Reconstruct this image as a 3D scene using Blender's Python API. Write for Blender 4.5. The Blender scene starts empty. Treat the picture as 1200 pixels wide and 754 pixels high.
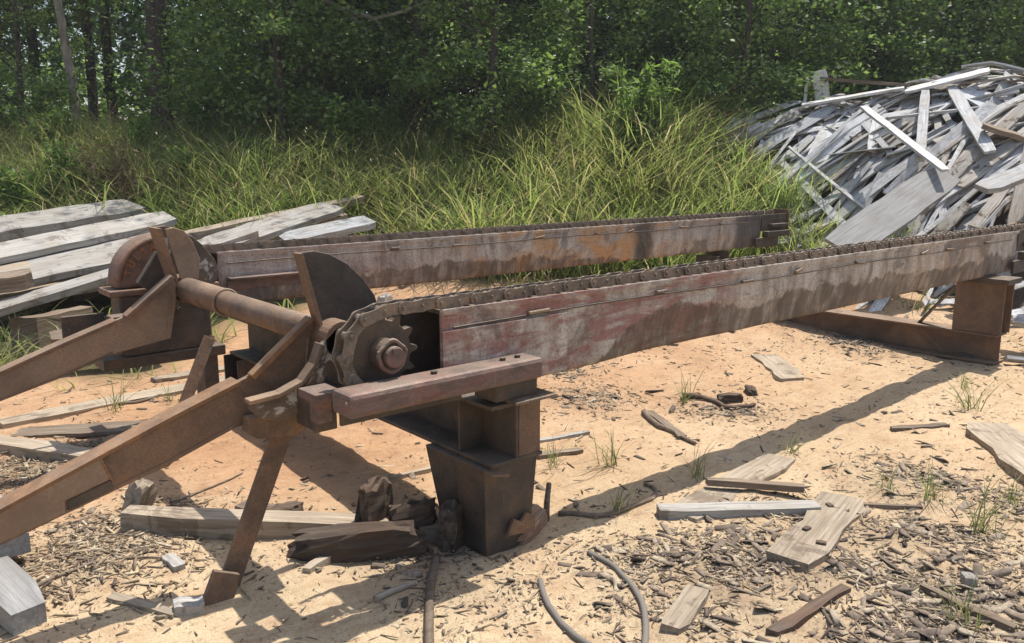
import bpy, math, random
import numpy as np
from mathutils import Vector, Matrix

rnd = random.Random(7)
rng = np.random.default_rng(11)
scene = bpy.context.scene
COL = scene.collection

# ------------------------------------------------------------------ camera, sky, sun, exposure
RM = np.array([[0.7628, 0.1214, -0.6351], [-0.6466, 0.1423, -0.7494], [0.0, 0.9823, 0.1873]])   # columns: camera right, up, back
CAM = np.array([-1.948, -2.448, 1.45])
FPX, PCX, PCY = 958.0, 600.0, 377.0
cd = bpy.data.cameras.new('camera')
cam = bpy.data.objects.new('camera', cd); COL.objects.link(cam)
cd.sensor_width = 36.0; cd.lens = FPX / 1200 * 36.0; cd.clip_start = 0.05; cd.clip_end = 2000
mw = Matrix([list(RM[i]) + [CAM[i]] for i in range(3)] + [[0, 0, 0, 1]])
q = mw.to_quaternion(); q.normalize()
cam.matrix_world = Matrix.Translation(mw.translation) @ q.to_matrix().to_4x4()
scene.camera = cam

SUNV = Vector((0.41, 0.03, 1.0)).normalized()          # towards the sun
ELEV = math.asin(SUNV.z); AZ = math.atan2(SUNV.x, SUNV.y)
w = bpy.data.worlds.new('World'); scene.world = w; w.use_nodes = True
wn = w.node_tree.nodes; wl = w.node_tree.links; wn.clear()
sky = wn.new('ShaderNodeTexSky'); sky.sky_type = 'NISHITA'; sky.sun_disc = False
sky.sun_elevation = ELEV; sky.sun_rotation = AZ; sky.air_density = 1.3; sky.dust_density = 2.5; sky.ozone_density = 1.0
bg = wn.new('ShaderNodeBackground'); bg.inputs['Strength'].default_value = 0.12
wo = wn.new('ShaderNodeOutputWorld'); wl.new(sky.outputs[0], bg.inputs[0]); wl.new(bg.outputs[0], wo.inputs[0])
sd = bpy.data.lights.new('sun', 'SUN'); sd.energy = 4.2; sd.angle = math.radians(0.55); sd.color = (1.0, 0.955, 0.88)
sun = bpy.data.objects.new('sun', sd); COL.objects.link(sun); sun.location = (8, 0, 20)
sun.rotation_euler = SUNV.to_track_quat('Z', 'Y').to_euler()
scene.view_settings.view_transform = 'Standard'; scene.view_settings.look = 'None'
scene.view_settings.exposure = 0.56; scene.view_settings.gamma = 1.0; scene.view_settings.use_curve_mapping = False
scene.render.engine = 'CYCLES'
scene.render.resolution_x = 1024; scene.render.resolution_y = 643
scene.cycles.max_bounces = 6; scene.cycles.transparent_max_bounces = 4

# ------------------------------------------------------------------ plan coordinates: s to the right of the standpoint, t away from it
FW = np.array([0.647, 0.763]); RT = np.array([0.763, -0.647])
def st(s, t):
    p = CAM[:2] + RT * s + FW * t
    return p[0], p[1]
def to_st(x, y):
    dx = x - CAM[0]; dy = y - CAM[1]
    return RT[0] * dx + RT[1] * dy, FW[0] * dx + FW[1] * dy
def sight(px, py): return RM @ np.array([px - PCX, PCY - py, -FPX])
def at(px, py, t):                       # the point seen there at plan distance t
    r = sight(px, py); k = t / (FW[0] * r[0] + FW[1] * r[1]); return CAM + r * k
def onz(px, py, z=0.0):
    r = sight(px, py); return CAM + r * ((z - CAM[2]) / r[2])

# ------------------------------------------------------------------ noise and terrain
TAB = np.random.default_rng(3).random((256, 256))
def vnoise(x, y):
    x = np.asarray(x, float); y = np.asarray(y, float)
    xi = np.floor(x).astype(int); yi = np.floor(y).astype(int); fx = x - xi; fy = y - yi
    fx = fx * fx * (3 - 2 * fx); fy = fy * fy * (3 - 2 * fy)
    a = TAB[xi & 255, yi & 255]; b = TAB[(xi + 1) & 255, yi & 255]; c = TAB[xi & 255, (yi + 1) & 255]; d = TAB[(xi + 1) & 255, (yi + 1) & 255]
    return (a * (1 - fx) + b * fx) * (1 - fy) + (c * (1 - fx) + d * fx) * fy
def fbm(x, y, o=4):
    r = 0; a = 0.5; n = 0
    for i in range(o):
        r = r + a * vnoise(x * 2 ** i + 17.3 * i, y * 2 ** i + 9.1 * i); n += a; a *= 0.5
    return r / n
def sstep(a, b, x):
    u = np.clip((np.asarray(x, float) - a) / (b - a), 0, 1); return u * u * (3 - 2 * u)
def bump(x, y, cx, cy, r): return np.exp(-((x - cx) ** 2 + (y - cy) ** 2) / (r * r))
def terrain(x, y):
    s, t = to_st(x, y)
    rise = 1.4 * sstep(6.3, 13.5, t) + 0.25 * sstep(16, 40, t)
    z = rise + 0.07 * (fbm(x * 0.7 + 5, y * 0.7, 3) - 0.5) + 0.04 * (fbm(x * 4, y * 4, 3) - 0.5)
    z = z - 0.05 * bump(x, y, 1.4, -0.1, 1.1) - 0.04 * bump(x, y, 3.2, 0.0, 1.0) + 0.03 * bump(x, y, 1.4, -1.6, 0.9) + 0.05 * bump(x, y, -1.3, 0.7, 0.35) - 0.03 * bump(x, y, -0.1, 0.0, 0.4)
    z = z + 0.32 * np.exp(-((s - 1.5) / 1.5) ** 2 - ((t - 11.4) / 1.6) ** 2)
    z = z + 0.018 * (fbm(x * 13, y * 13, 3) - 0.5) * (1 - sstep(7, 9, t))
    return z
def tz(x, y): return float(terrain(np.array([x]), np.array([y]))[0])
def G(px, py):                           # ground point under a sight line
    p = onz(px, py, 0.0)
    for _ in range(6): p = onz(px, py, tz(p[0], p[1]))
    return p
# heap of slabs: height above datum
RS = [1.6, 2.7, 3.7, 4.6, 5.8, 6.9, 7.9, 8.8]
RTt = [11.9, 11.6, 11.3, 10.9, 10.4, 9.9, 9.3, 8.6]
RZ = [1.6, 2.0, 2.15, 2.3, 2.62, 2.2, 1.2, -0.4]
WD = [1.6, 2.2, 3.0, 3.9, 4.5, 4.5, 4.5, 4.2]
def heap(s, t):
    zr = np.interp(s, RS, RZ); tr = np.interp(s, RS, RTt); wd = np.interp(s, RS, WD)
    u = np.where(t < tr, (tr - t) / wd, (t - tr) / 2.6)
    h = zr * (1 - np.clip(u, 0, 1.2) ** 1.25)
    return h * sstep(1.0, 2.4, s) - 0.25 * (1 - sstep(1.0, 2.4, s))
def surf(x, y):
    s, t = to_st(x, y); return np.maximum(terrain(x, y), heap(s, t))

# ------------------------------------------------------------------ mesh helpers
class MB:
    def __init__(self): self.v = []; self.f = []
    def add(self, v, f):
        b = len(self.v); self.v += [tuple(p) for p in v]; self.f += [tuple(b + i for i in q) for q in f]; return self
    def box(self, lo, hi):
        x0, y0, z0 = lo; x1, y1, z1 = hi
        return self.add([(x0, y0, z0), (x1, y0, z0), (x1, y1, z0), (x0, y1, z0), (x0, y0, z1), (x1, y0, z1), (x1, y1, z1), (x0, y1, z1)],
                        [(0, 3, 2, 1), (4, 5, 6, 7), (0, 1, 5, 4), (1, 2, 6, 5), (2, 3, 7, 6), (3, 0, 4, 7)])
    def prism(self, prof, y0, y1):       # profile in XZ, drawn clockwise or not, extruded along Y
        n = len(prof)
        a = sum(prof[i][0] * prof[(i + 1) % n][1] - prof[(i + 1) % n][0] * prof[i][1] for i in range(n))
        if a > 0: prof = prof[::-1]
        v = [(x, y0, z) for x, z in prof] + [(x, y1, z) for x, z in prof]
        f = [tuple(range(n - 1, -1, -1)), tuple(range(n, 2 * n))] + [(i, (i + 1) % n, n + (i + 1) % n, n + i) for i in range(n)]
        return self.add(v, f)
    def bar(self, p0, p1, w, h, up=(0, 0, 1)):   # rectangular bar, w across, h along up
        p0 = Vector(p0); p1 = Vector(p1); d = (p1 - p0).normalized(); u = Vector(up); u = (u - d * u.dot(d)).normalized(); s = d.cross(u)
        v = []
        for p in (p0, p1):
            for a, b in ((-1, -1), (1, -1), (1, 1), (-1, 1)): v.append(p + s * (a * w / 2) + u * (b * h / 2))
        return self.add(v, [(0, 1, 2, 3), (7, 6, 5, 4), (0, 4, 5, 1), (1, 5, 6, 2), (2, 6, 7, 3), (3, 7, 4, 0)])
    def tube(self, pts, rad, n=10, cap=True):
        P = [Vector(p) for p in pts]
        if not hasattr(rad, '__len__'): rad = [rad] * len(P)
        rings = []; u = None
        for i, p in enumerate(P):
            d = (P[min(i + 1, len(P) - 1)] - P[max(i - 1, 0)]).normalized()
            if u is None: u = d.orthogonal().normalized()
            u = (u - d * u.dot(d)).normalized(); s = d.cross(u)
            rings.append([p + (u * math.cos(a) + s * math.sin(a)) * rad[i] for a in (2 * math.pi * k / n for k in range(n))])
        v = [q for r in rings for q in r]; f = []
        for i in range(len(P) - 1):
            for k in range(n): f.append((i * n + k, i * n + (k + 1) % n, (i + 1) * n + (k + 1) % n, (i + 1) * n + k))
        if cap: f += [tuple(range(n - 1, -1, -1)), tuple((len(P) - 1) * n + k for k in range(n))]
        return self.add(v, f)
ORG = {}
def mesh_of(name, v, f, mat, smooth=False):
    me = bpy.data.meshes.new(name); me.from_pydata([tuple(p) for p in v], [], f); me.update()
    if mat: me.materials.append(mat)
    if smooth: me.polygons.foreach_set('use_smooth', [True] * len(me.polygons))
    return me
def link(name, me, parent=None, loc=None):
    o = bpy.data.objects.new(name, me); COL.objects.link(o)
    if parent: o.parent = parent
    if loc is not None: o.location = loc
    return o
def tag(o, label=None, cat=None, group=None, kind=None):
    if label: o['label'] = label
    if cat: o['category'] = cat
    if group: o['group'] = group
    if kind: o['kind'] = kind
    return o
def thing(name, label, cat, loc, group=None):
    o = bpy.data.objects.new(name, None); COL.objects.link(o); o.location = loc; o.empty_display_size = 0.1
    ORG[o.name] = Vector(loc); return tag(o, label, cat, group)
def part(name, mb, mat, parent, bevel=0.0, smooth=False):    # mb is in world coordinates
    L = ORG[parent.name]
    me = mesh_of(name, [Vector(p) - L for p in mb.v], mb.f, mat, smooth)
    o = link(name, me, parent); ORG[o.name] = L
    if bevel:
        m = o.modifiers.new('bevel', 'BEVEL'); m.width = bevel; m.segments = 2; m.limit_method = 'ANGLE'; m.angle_limit = 0.6
    return o
def solo(name, mb, mat, label, cat, group=None, bevel=0.0, smooth=False):   # one-mesh thing, origin at its base
    a = np.array([tuple(p) for p in mb.v]); L = Vector((a[:, 0].mean(), a[:, 1].mean(), a[:, 2].min()))
    o = link(name, mesh_of(name, [Vector(p) - L for p in mb.v], mb.f, mat, smooth), None, L); ORG[o.name] = L
    if bevel:
        m = o.modifiers.new('bevel', 'BEVEL'); m.width = bevel; m.segments = 2; m.limit_method = 'ANGLE'; m.angle_limit = 0.6
    return tag(o, label, cat, group)
def np_mesh(name, verts, loops, starts, mat, smooth=False):
    me = bpy.data.meshes.new(name)
    me.vertices.add(len(verts)); me.vertices.foreach_set('co', np.ascontiguousarray(verts, np.float32).ravel())
    me.loops.add(len(loops)); me.loops.foreach_set('vertex_index', np.ascontiguousarray(loops, np.int32))
    me.polygons.add(len(starts)); me.polygons.foreach_set('loop_start', np.ascontiguousarray(starts, np.int32))
    if smooth: me.polygons.foreach_set('use_smooth', np.ones(len(starts), bool))
    me.materials.append(mat); me.update(calc_edges=True); return me

# ------------------------------------------------------------------ materials
class NT:
    def __init__(self, name):
        self.m = bpy.data.materials.new(name); self.m.use_nodes = True; self.t = self.m.node_tree; self.t.nodes.clear()
        self.out = self.t.nodes.new('ShaderNodeOutputMaterial')
    def n(self, ty, **kw):
        o = self.t.nodes.new(ty)
        for k, v in kw.items(): setattr(o, k, v)
        return o
    def l(self, a, b): self.t.links.new(a, b)
    def coord(self, kind='Object'): return self.n('ShaderNodeTexCoord').outputs[kind]
    def pos(self): return self.n('ShaderNodeNewGeometry').outputs['Position']
    def island(self): return self.n('ShaderNodeNewGeometry').outputs['Random Per Island']
    def orand(self): return self.n('ShaderNodeObjectInfo').outputs['Random']
    def map(self, vec, scale=(1, 1, 1), rot=(0, 0, 0)):
        m = self.n('ShaderNodeMapping'); self.l(vec, m.inputs[0]); m.inputs['Scale'].default_value = scale; m.inputs['Rotation'].default_value = rot; return m.outputs[0]
    def noise(self, vec, sc, det=4, rough=0.55, dist=0.0):
        o = self.n('ShaderNodeTexNoise'); self.l(vec, o.inputs['Vector']); o.inputs['Scale'].default_value = sc; o.inputs['Detail'].default_value = det
        o.inputs['Roughness'].default_value = rough; o.inputs['Distortion'].default_value = dist; return o.outputs['Fac']
    def voro(self, vec, sc, out='Distance'):
        o = self.n('ShaderNodeTexVoronoi'); self.l(vec, o.inputs['Vector']); o.inputs['Scale'].default_value = sc; return o.outputs[out]
    def ramp(self, fac, stops):
        o = self.n('ShaderNodeValToRGB'); self.l(fac, o.inputs[0]); e = o.color_ramp.elements
        while len(e) < len(stops): e.new(0.5)
        for i, (p, c) in enumerate(stops):
            e[i].position = p; e[i].color = (c, c, c, 1) if not hasattr(c, '__len__') else (*c, 1)
        return o.outputs[0]
    def mix(self, fac, a, b, mode='MIX'):
        o = self.n('ShaderNodeMix', data_type='RGBA', blend_type=mode)
        for v, i in ((fac, 0), (a, 6), (b, 7)):
            if hasattr(v, 'is_linked'): self.l(v, o.inputs[i])
            elif hasattr(v, '__len__'): o.inputs[i].default_value = (*v, 1)
            else: o.inputs[i].default_value = v
        return o.outputs[2]
    def math(self, op, a, b=None):
        o = self.n('ShaderNodeMath', operation=op)
        for i, v in enumerate((a, b)):
            if v is None: continue
            if hasattr(v, 'is_linked'): self.l(v, o.inputs[i])
            else: o.inputs[i].default_value = v
        return o.outputs[0]
    def attr(self, name): return self.n('ShaderNodeAttribute', attribute_name=name).outputs['Fac']
    def xyz(self, vec):
        o = self.n('ShaderNodeSeparateXYZ'); self.l(vec, o.inputs[0]); return o.outputs
    def range(self, v, a, b):
        o = self.n('ShaderNodeMapRange', interpolation_type='SMOOTHSTEP'); self.l(v, o.inputs[0]); o.inputs[1].default_value = a; o.inputs[2].default_value = b; return o.outputs[0]
    def bsdf(self, col, rough=0.8, bumps=(), metal=0.0, spec=0.4):
        b = self.n('ShaderNodeBsdfPrincipled')
        for v, nm in ((col, 'Base Color'), (rough, 'Roughness'), (metal, 'Metallic')):
            if hasattr(v, 'is_linked'): self.l(v, b.inputs[nm])
            elif hasattr(v, '__len__'): b.inputs[nm].default_value = (*v, 1)
            else: b.inputs[nm].default_value = v
        b.inputs['Specular IOR Level'].default_value = spec
        last = None
        for hgt, strg, dist in bumps:
            bp = self.n('ShaderNodeBump'); bp.inputs['Strength'].default_value = strg; bp.inputs['Distance'].default_value = dist; self.l(hgt, bp.inputs['Height'])
            if last: self.l(last, bp.inputs['Normal'])
            last = bp.outputs[0]
        if last: self.l(last, b.inputs['Normal'])
        self.l(b.outputs[0], self.out.inputs[0]); return self.m

def steel(name, dark, mid, rust, rust_amt=0.5, rough=0.75, scale=6, pale=0.0, grain=(1, 1, 1)):
    N = NT(name); p = N.map(N.pos(), grain)
    n1 = N.noise(p, scale, 6, 0.62, 0.4); n2 = N.noise(p, scale * 4.3, 5, 0.65); n3 = N.noise(p, scale * 22, 3, 0.6)
    c = N.ramp(n1, [(0.3, dark), (0.5, mid), (0.66, rust), (0.8, mid)])
    c = N.mix(N.math('MULTIPLY', N.ramp(n2, [(0.48, 0.0), (0.62, 1.0)]), rust_amt), c, rust)
    c = N.mix(N.ramp(n3, [(0.35, 0.45), (0.6, 0.0)]), c, dark)
    c = N.mix(N.ramp(N.noise(p, scale * .55, 5, 0.7, 1.2), [(0.5, 0.0), (0.62, 0.65)]), c, dark)
    c = N.mix(N.ramp(N.voro(N.pos(), scale * 16), [(0.1, 0.7), (0.28, 0.0)]), c, dark)
    if pale: c = N.mix(N.math('MULTIPLY', N.ramp(N.noise(p, scale * 1.7, 7, 0.7, 0.8), [(0.52, 0.0), (0.6, 1.0)]), pale), c, (0.55, 0.53, 0.49))
    nz = N.xyz(N.n('ShaderNodeNewGeometry').outputs['Normal'])[2]
    dust = N.math('ADD', N.math('MULTIPLY', N.range(nz, 0.1, 0.9), 0.34), 0.06)      # settled dust, thickest on upward faces
    c = N.mix(N.math('MULTIPLY', dust, N.ramp(N.noise(p, scale * 0.9, 6, 0.65, 0.6), [(0.32, 0.25), (0.62, 1.0)])), c, (0.36, 0.285, 0.21))
    scr = N.noise(N.map(N.pos(), (9, 9, 1.3)), 7, 5, 0.65)
    c = N.mix(N.ramp(scr, [(0.64, 0.0), (0.72, 0.3)]), c, (0.33, 0.27, 0.22))
    return N.bsdf(c, N.ramp(n2, [(0.3, rough - 0.15), (0.7, rough + 0.1)]), [(n1, 0.25, 0.012), (n2, 0.5, 0.008), (n3, 0.5, 0.003)], 0.15, 0.4)

def beam_mat(name, low_band, reds, rusts, burn):
    # dusty plate with red paint left in places, rust blooms and a darker lower band with a ragged edge
    N = NT(name); P = N.pos(); X, Y, Z = N.xyz(P)
    ps = N.map(P, (5.0, 5.0, 1.2)); pl = N.map(P, (1.2, 1.2, 5.0))
    big = N.noise(P, 2.2, 5, 0.6, 0.6); med = N.noise(P, 9, 6, 0.65, 0.5); streak = N.noise(ps, 3.0, 5, 0.6); scr = N.noise(pl, 9, 6, 0.7); fine = N.noise(P, 85, 3, 0.6)
    c = N.ramp(streak, [(0.28, (0.23, 0.19, 0.16)), (0.5, (0.39, 0.34, 0.295)), (0.7, (0.52, 0.475, 0.425))])
    c = N.mix(N.ramp(med, [(0.5, 0.0), (0.68, 0.55)]), c, (0.5, 0.47, 0.44))
    for x0, x1, amt in reds:
        f = N.math('MULTIPLY', N.math('MULTIPLY', N.range(X, x0 - 0.3, x0 + 0.2), N.range(X, x1 + 0.3, x1 - 0.2)), N.ramp(N.noise(pl, 2.6, 6, 0.68, 0.7), [(0.4, 0.0), (0.54, amt)]))
        c = N.mix(f, c, (0.24, 0.085, 0.07))
    for x0, x1, amt in rusts:
        f = N.math('MULTIPLY', N.math('MULTIPLY', N.range(X, x0 - 0.3, x0 + 0.3), N.range(X, x1 + 0.3, x1 - 0.3)), N.ramp(N.noise(P, 4.2, 6, 0.65, 0.9), [(0.45, 0.0), (0.58, amt)]))
        c = N.mix(f, c, (0.46, 0.265, 0.12))
    c = N.mix(N.ramp(N.noise(P, 1.9, 8, 0.68, 1.5), [(0.52, 0.0), (0.6, 0.6)]), c, (0.085, 0.068, 0.058))
    c = N.mix(N.ramp(N.noise(ps, 1.7, 7, 0.7, 0.6), [(0.58, 0.0), (0.66, 0.55)]), c, (0.2, 0.095, 0.055))
    c = N.mix(N.ramp(scr, [(0.3, 0.6), (0.43, 0.0)]), c, (0.1, 0.075, 0.06))
    x0, x1, zl, zh = low_band
    edge = N.math('ADD', N.math('MULTIPLY', N.range(X, x0, x1), zh - zl), zl)
    edge = N.math('ADD', edge, N.math('MULTIPLY', N.math('SUBTRACT', N.noise(N.map(P, (1, 1, .6)), 1.5, 9, 0.66, 1.4), 0.5), 0.36))
    f = N.range(N.math('SUBTRACT', edge, Z), -0.008, 0.012)
    c = N.mix(N.math('MULTIPLY', f, N.ramp(N.noise(ps, 2.4, 6, 0.65, 0.8), [(0.36, 0.3), (0.56, 0.82)])), c, N.ramp(med, [(0.35, (0.05, 0.038, 0.031)), (0.65, (0.12, 0.087, 0.068))]))
    c = N.mix(N.ramp(fine, [(0.36, 0.4), (0.5, 0.0)]), c, (0.09, 0.068, 0.055))
    for b0, b1 in burn:
        c = N.mix(N.math('MULTIPLY', N.math('MULTIPLY', N.range(X, b0 - .08, b0 + .05), N.range(X, b1 + .08, b1 - .05)), 0.75), c, (0.03, 0.027, 0.025))
    return N.bsdf(c, N.ramp(med, [(0.3, 0.55), (0.7, 0.85)]), [(med, 0.3, 0.008), (fine, 0.35, 0.002), (scr, 0.25, 0.004)], 0.1, 0.4)

def wood(name, lo, mid, hi, tint=None, var=0.35, bark=0.0):
    N = NT(name); p = N.coord(); r = N.orand()
    off = N.n('ShaderNodeVectorMath', operation='ADD'); N.l(p, off.inputs[0])
    cmb = N.n('ShaderNodeCombineXYZ'); N.l(N.math('MULTIPLY', r, 37.0), cmb.inputs[0]); N.l(N.math('MULTIPLY', r, 11.0), cmb.inputs[1]); N.l(cmb.outputs[0], off.inputs[1])
    v = off.outputs[0]
    g = N.noise(N.map(v, (1.2, 26, 26)), 2.2, 6, 0.65, 0.25); g2 = N.noise(N.map(v, (2, 90, 90)), 2.0, 4, 0.6); bl = N.noise(v, 3.1, 5, 0.6)
    c = N.ramp(g, [(0.27, lo), (0.48, mid), (0.7, hi)])
    c = N.mix(N.ramp(g2, [(0.32, 0.5), (0.48, 0.0)]), c, lo)
    if tint: c = N.mix(N.ramp(bl, [(0.45, 0.0), (0.68, 0.7)]), c, tint)
    if bark: c = N.mix(N.math('MULTIPLY', N.ramp(N.noise(v, 5.5, 6, 0.7, 0.5), [(0.55, 0.0), (0.6, 1.0)]), bark), c, (0.085, 0.06, 0.042))
    hv = N.n('ShaderNodeHueSaturation'); N.l(c, hv.inputs['Color']); N.l(N.math('ADD', N.math('MULTIPLY', r, var), 1.0 - var * 0.55), hv.inputs['Value'])
    hv.inputs['Saturation'].default_value = 1.0
    return N.bsdf(hv.outputs[0], 0.82, [(g, 0.5, 0.006), (g2, 0.35, 0.002)], 0, 0.25)

def leafy(name, stops, trans=0.45, gloss=0.35, posvar=0.0):
    N = NT(name); c = N.ramp(N.island(), stops)
    if posvar:
        c = N.mix(N.ramp(N.noise(N.pos(), 0.9, 4, 0.6), [(0.38, 0.0), (0.66, posvar)]), c, (0.24, 0.19, 0.085))
    b = N.n('ShaderNodeBsdfPrincipled'); N.l(c, b.inputs['Base Color']); b.inputs['Roughness'].default_value = 0.5; b.inputs['Specular IOR Level'].default_value = gloss
    tr = N.n('ShaderNodeBsdfTranslucent'); hs = N.n('ShaderNodeHueSaturation'); N.l(c, hs.inputs['Color']); hs.inputs['Value'].default_value = 1.5; hs.inputs['Saturation'].default_value = 1.1
    N.l(hs.outputs[0], tr.inputs[0])
    ms = N.n('ShaderNodeMixShader'); ms.inputs[0].default_value = trans; N.l(b.outputs[0], ms.inputs[1]); N.l(tr.outputs[0], ms.inputs[2]); N.l(ms.outputs[0], N.out.inputs[0])
    return N.m

M = {}
M['beam_near'] = beam_mat('dusty_red_plate', (0.2, 0.9, 0.62, 0.80), [(-0.5, 1.3, 0.8)], [(3.4, 4.6, 0.3)], [])
M['beam_far'] = beam_mat('dusty_rusty_plate', (5.2, 1.2, 0.62, 0.77), [(-0.6, 1.0, 0.3)], [(1.6, 3.9, 0.9), (4.2, 4.8, 0.3)], [(3.45, 3.62), (4.9, 5.4)])
M['rust'] = steel('rust_brown_steel', (0.085, 0.054, 0.038), (0.175, 0.108, 0.07), (0.26, 0.14, 0.076), 0.4, 0.75, 5)
M['rust_orange'] = steel('bright_rust_steel', (0.11, 0.06, 0.034), (0.22, 0.11, 0.05), (0.32, 0.155, 0.065), 0.6, 0.85, 8)
M['dark_steel'] = steel('dark_greasy_steel', (0.032, 0.026, 0.022), (0.072, 0.056, 0.046), (0.135, 0.08, 0.05), 0.3, 0.6, 7)
M['chipped'] = steel('steel_with_chipped_white_paint', (0.06, 0.045, 0.035), (0.12, 0.09, 0.066), (0.18, 0.115, 0.07), 0.3, 0.7, 6, pale=0.8)
M['red_steel'] = steel('faded_red_steel', (0.06, 0.043, 0.038), (0.16, 0.11, 0.095), (0.21, 0.085, 0.07), 0.5, 0.65, 7, grain=(1, 1, 2.5))
M['chain'] = steel('oily_chain_steel', (0.07, 0.055, 0.045), (0.19, 0.15, 0.12), (0.28, 0.19, 0.125), 0.35, 0.55, 14)
M['housing'] = steel('brown_red_cast_iron', (0.1, 0.06, 0.045), (0.22, 0.125, 0.085), (0.3, 0.15, 0.09), 0.4, 0.65, 9)
M['letter'] = steel('raised_rusty_letters', (0.25, 0.09, 0.035), (0.42, 0.16, 0.06), (0.5, 0.2, 0.08), 0.4, 0.7, 12)
M['plate_tan'] = steel('tan_dusty_steel', (0.16, 0.108, 0.075), (0.26, 0.18, 0.125), (0.32, 0.2, 0.12), 0.25, 0.75, 4)
M['slab'] = wood('silver_weathered_slab', (0.22, 0.22, 0.222), (0.47, 0.472, 0.475), (0.64, 0.642, 0.645), (0.36, 0.32, 0.27), 0.6, 0.3)
M['slab_bark'] = wood('weathered_slab_with_bark', (0.19, 0.17, 0.15), (0.36, 0.33, 0.3), (0.5, 0.47, 0.43), (0.3, 0.24, 0.18), 0.45, 0.9)
M['plank'] = wood('pale_weathered_plank', (0.15, 0.115, 0.085), (0.33, 0.265, 0.195), (0.45, 0.385, 0.3), (0.25, 0.2, 0.145), 0.35, 0.5)
M['timber'] = wood('grey_timber', (0.17, 0.155, 0.14), (0.345, 0.325, 0.295), (0.47, 0.445, 0.41), (0.27, 0.235, 0.19), 0.35, 0.5)
M['grey_sheet'] = wood('dull_grey_sheet', (0.16, 0.155, 0.15), (0.25, 0.245, 0.235), (0.33, 0.32, 0.31), (0.2, 0.18, 0.16), 0.2)
M['stick'] = wood('brown_stick', (0.09, 0.065, 0.045), (0.19, 0.145, 0.105), (0.32, 0.26, 0.2), (0.16, 0.11, 0.08), 0.45)
M['bark'] = wood('dark_bark', (0.035, 0.026, 0.02), (0.09, 0.066, 0.05), (0.16, 0.12, 0.09), (0.12, 0.07, 0.045), 0.4)
M['rotten'] = wood('rotten_reddish_wood', (0.13, 0.075, 0.05), (0.3, 0.19, 0.12), (0.45, 0.34, 0.25), (0.26, 0.1, 0.06), 0.2)
M['hose'] = NT('dusty_black_hose').bsdf((0.17, 0.15, 0.13), 0.85)
M['grass'] = leafy('long_grass', [(0.0, (0.11, 0.165, 0.045)), (0.3, (0.185, 0.26, 0.075)), (0.62, (0.275, 0.34, 0.11)), (0.84, (0.37, 0.37, 0.16)), (0.92, (0.4, 0.34, 0.19)), (1.0, (0.48, 0.4, 0.26))], 0.5, 0.4, 0.4)
M['tuft'] = leafy('sparse_tuft', [(0.0, (0.1, 0.14, 0.04)), (0.6, (0.17, 0.2, 0.07)), (1.0, (0.34, 0.28, 0.16))], 0.4)
M['seed'] = leafy('dry_seed_head', [(0.0, (0.2, 0.17, 0.09)), (1.0, (0.36, 0.28, 0.16))], 0.4)
M['leaf'] = leafy('broad_leaves', [(0.0, (0.045, 0.09, 0.025)), (0.6, (0.075, 0.14, 0.038)), (1.0, (0.14, 0.2, 0.058))], 0.45, 0.8)
M['leaf_dark'] = leafy('shade_toned_leaves', [(0.0, (0.02, 0.045, 0.012)), (1.0, (0.05, 0.09, 0.025))], 0.3, 0.5)  # greens darkened to paint in the gloom inside the wood
M['leaf_light'] = leafy('light_leaves', [(0.0, (0.085, 0.15, 0.04)), (0.6, (0.14, 0.21, 0.06)), (1.0, (0.22, 0.29, 0.09))], 0.5, 0.8)  # lighter green, brightened further so the front clumps look sunlit
M['needle'] = leafy('pine_needles', [(0.0, (0.05, 0.08, 0.02)), (1.0, (0.12, 0.15, 0.04))], 0.4, 0.3)
M['dry'] = leafy('dry_brown_weed', [(0.0, (0.12, 0.075, 0.04)), (0.6, (0.22, 0.15, 0.08)), (1.0, (0.36, 0.27, 0.16))], 0.3, 0.3)
M['weed'] = leafy('weed_leaves', [(0.0, (0.1, 0.17, 0.04)), (1.0, (0.19, 0.27, 0.08))], 0.5, 0.4)
N = NT('tree_bark'); p = N.map(N.coord(), (1, 1, 0.25)); nb = N.noise(p, 22, 5, 0.65)
M['trunk'] = N.bsdf(N.ramp(nb, [(0.3, (0.03, 0.024, 0.019)), (0.55, (0.075, 0.06, 0.047)), (0.75, (0.14, 0.115, 0.092))]), 0.9, [(nb, 0.8, 0.02)])
N = NT('pale_tree_bark'); p = N.map(N.coord(), (1, 1, 0.25)); nb = N.noise(p, 18, 5, 0.65)
M['pale_trunk'] = N.bsdf(N.ramp(nb, [(0.3, (0.13, 0.115, 0.095)), (0.6, (0.3, 0.275, 0.235))]), 0.9, [(nb, 0.6, 0.01)])
# bark and wood chips of many colours
N = NT('mixed_chips'); c = N.ramp(N.island(), [(0.0, (0.09, 0.065, 0.048)), (0.3, (0.19, 0.14, 0.1)), (0.55, (0.31, 0.235, 0.155)), (0.8, (0.43, 0.34, 0.22)), (1.0, (0.55, 0.47, 0.34))])
M['chips'] = N.bsdf(N.mix(N.ramp(N.noise(N.pos(), 70, 3), [(0.4, 0.4), (0.55, 0.0)]), c, (0.06, 0.045, 0.03)), 0.9)
N = NT('dark_chips'); c = N.ramp(N.island(), [(0.0, (0.09, 0.068, 0.052)), (0.4, (0.19, 0.145, 0.11)), (0.75, (0.31, 0.245, 0.18)), (1.0, (0.45, 0.37, 0.26))])
M['dark_chips'] = N.bsdf(N.mix(N.ramp(N.noise(N.pos(), 60, 3), [(0.4, 0.4), (0.55, 0.0)]), c, (0.05, 0.038, 0.028)), 0.9)
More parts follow.
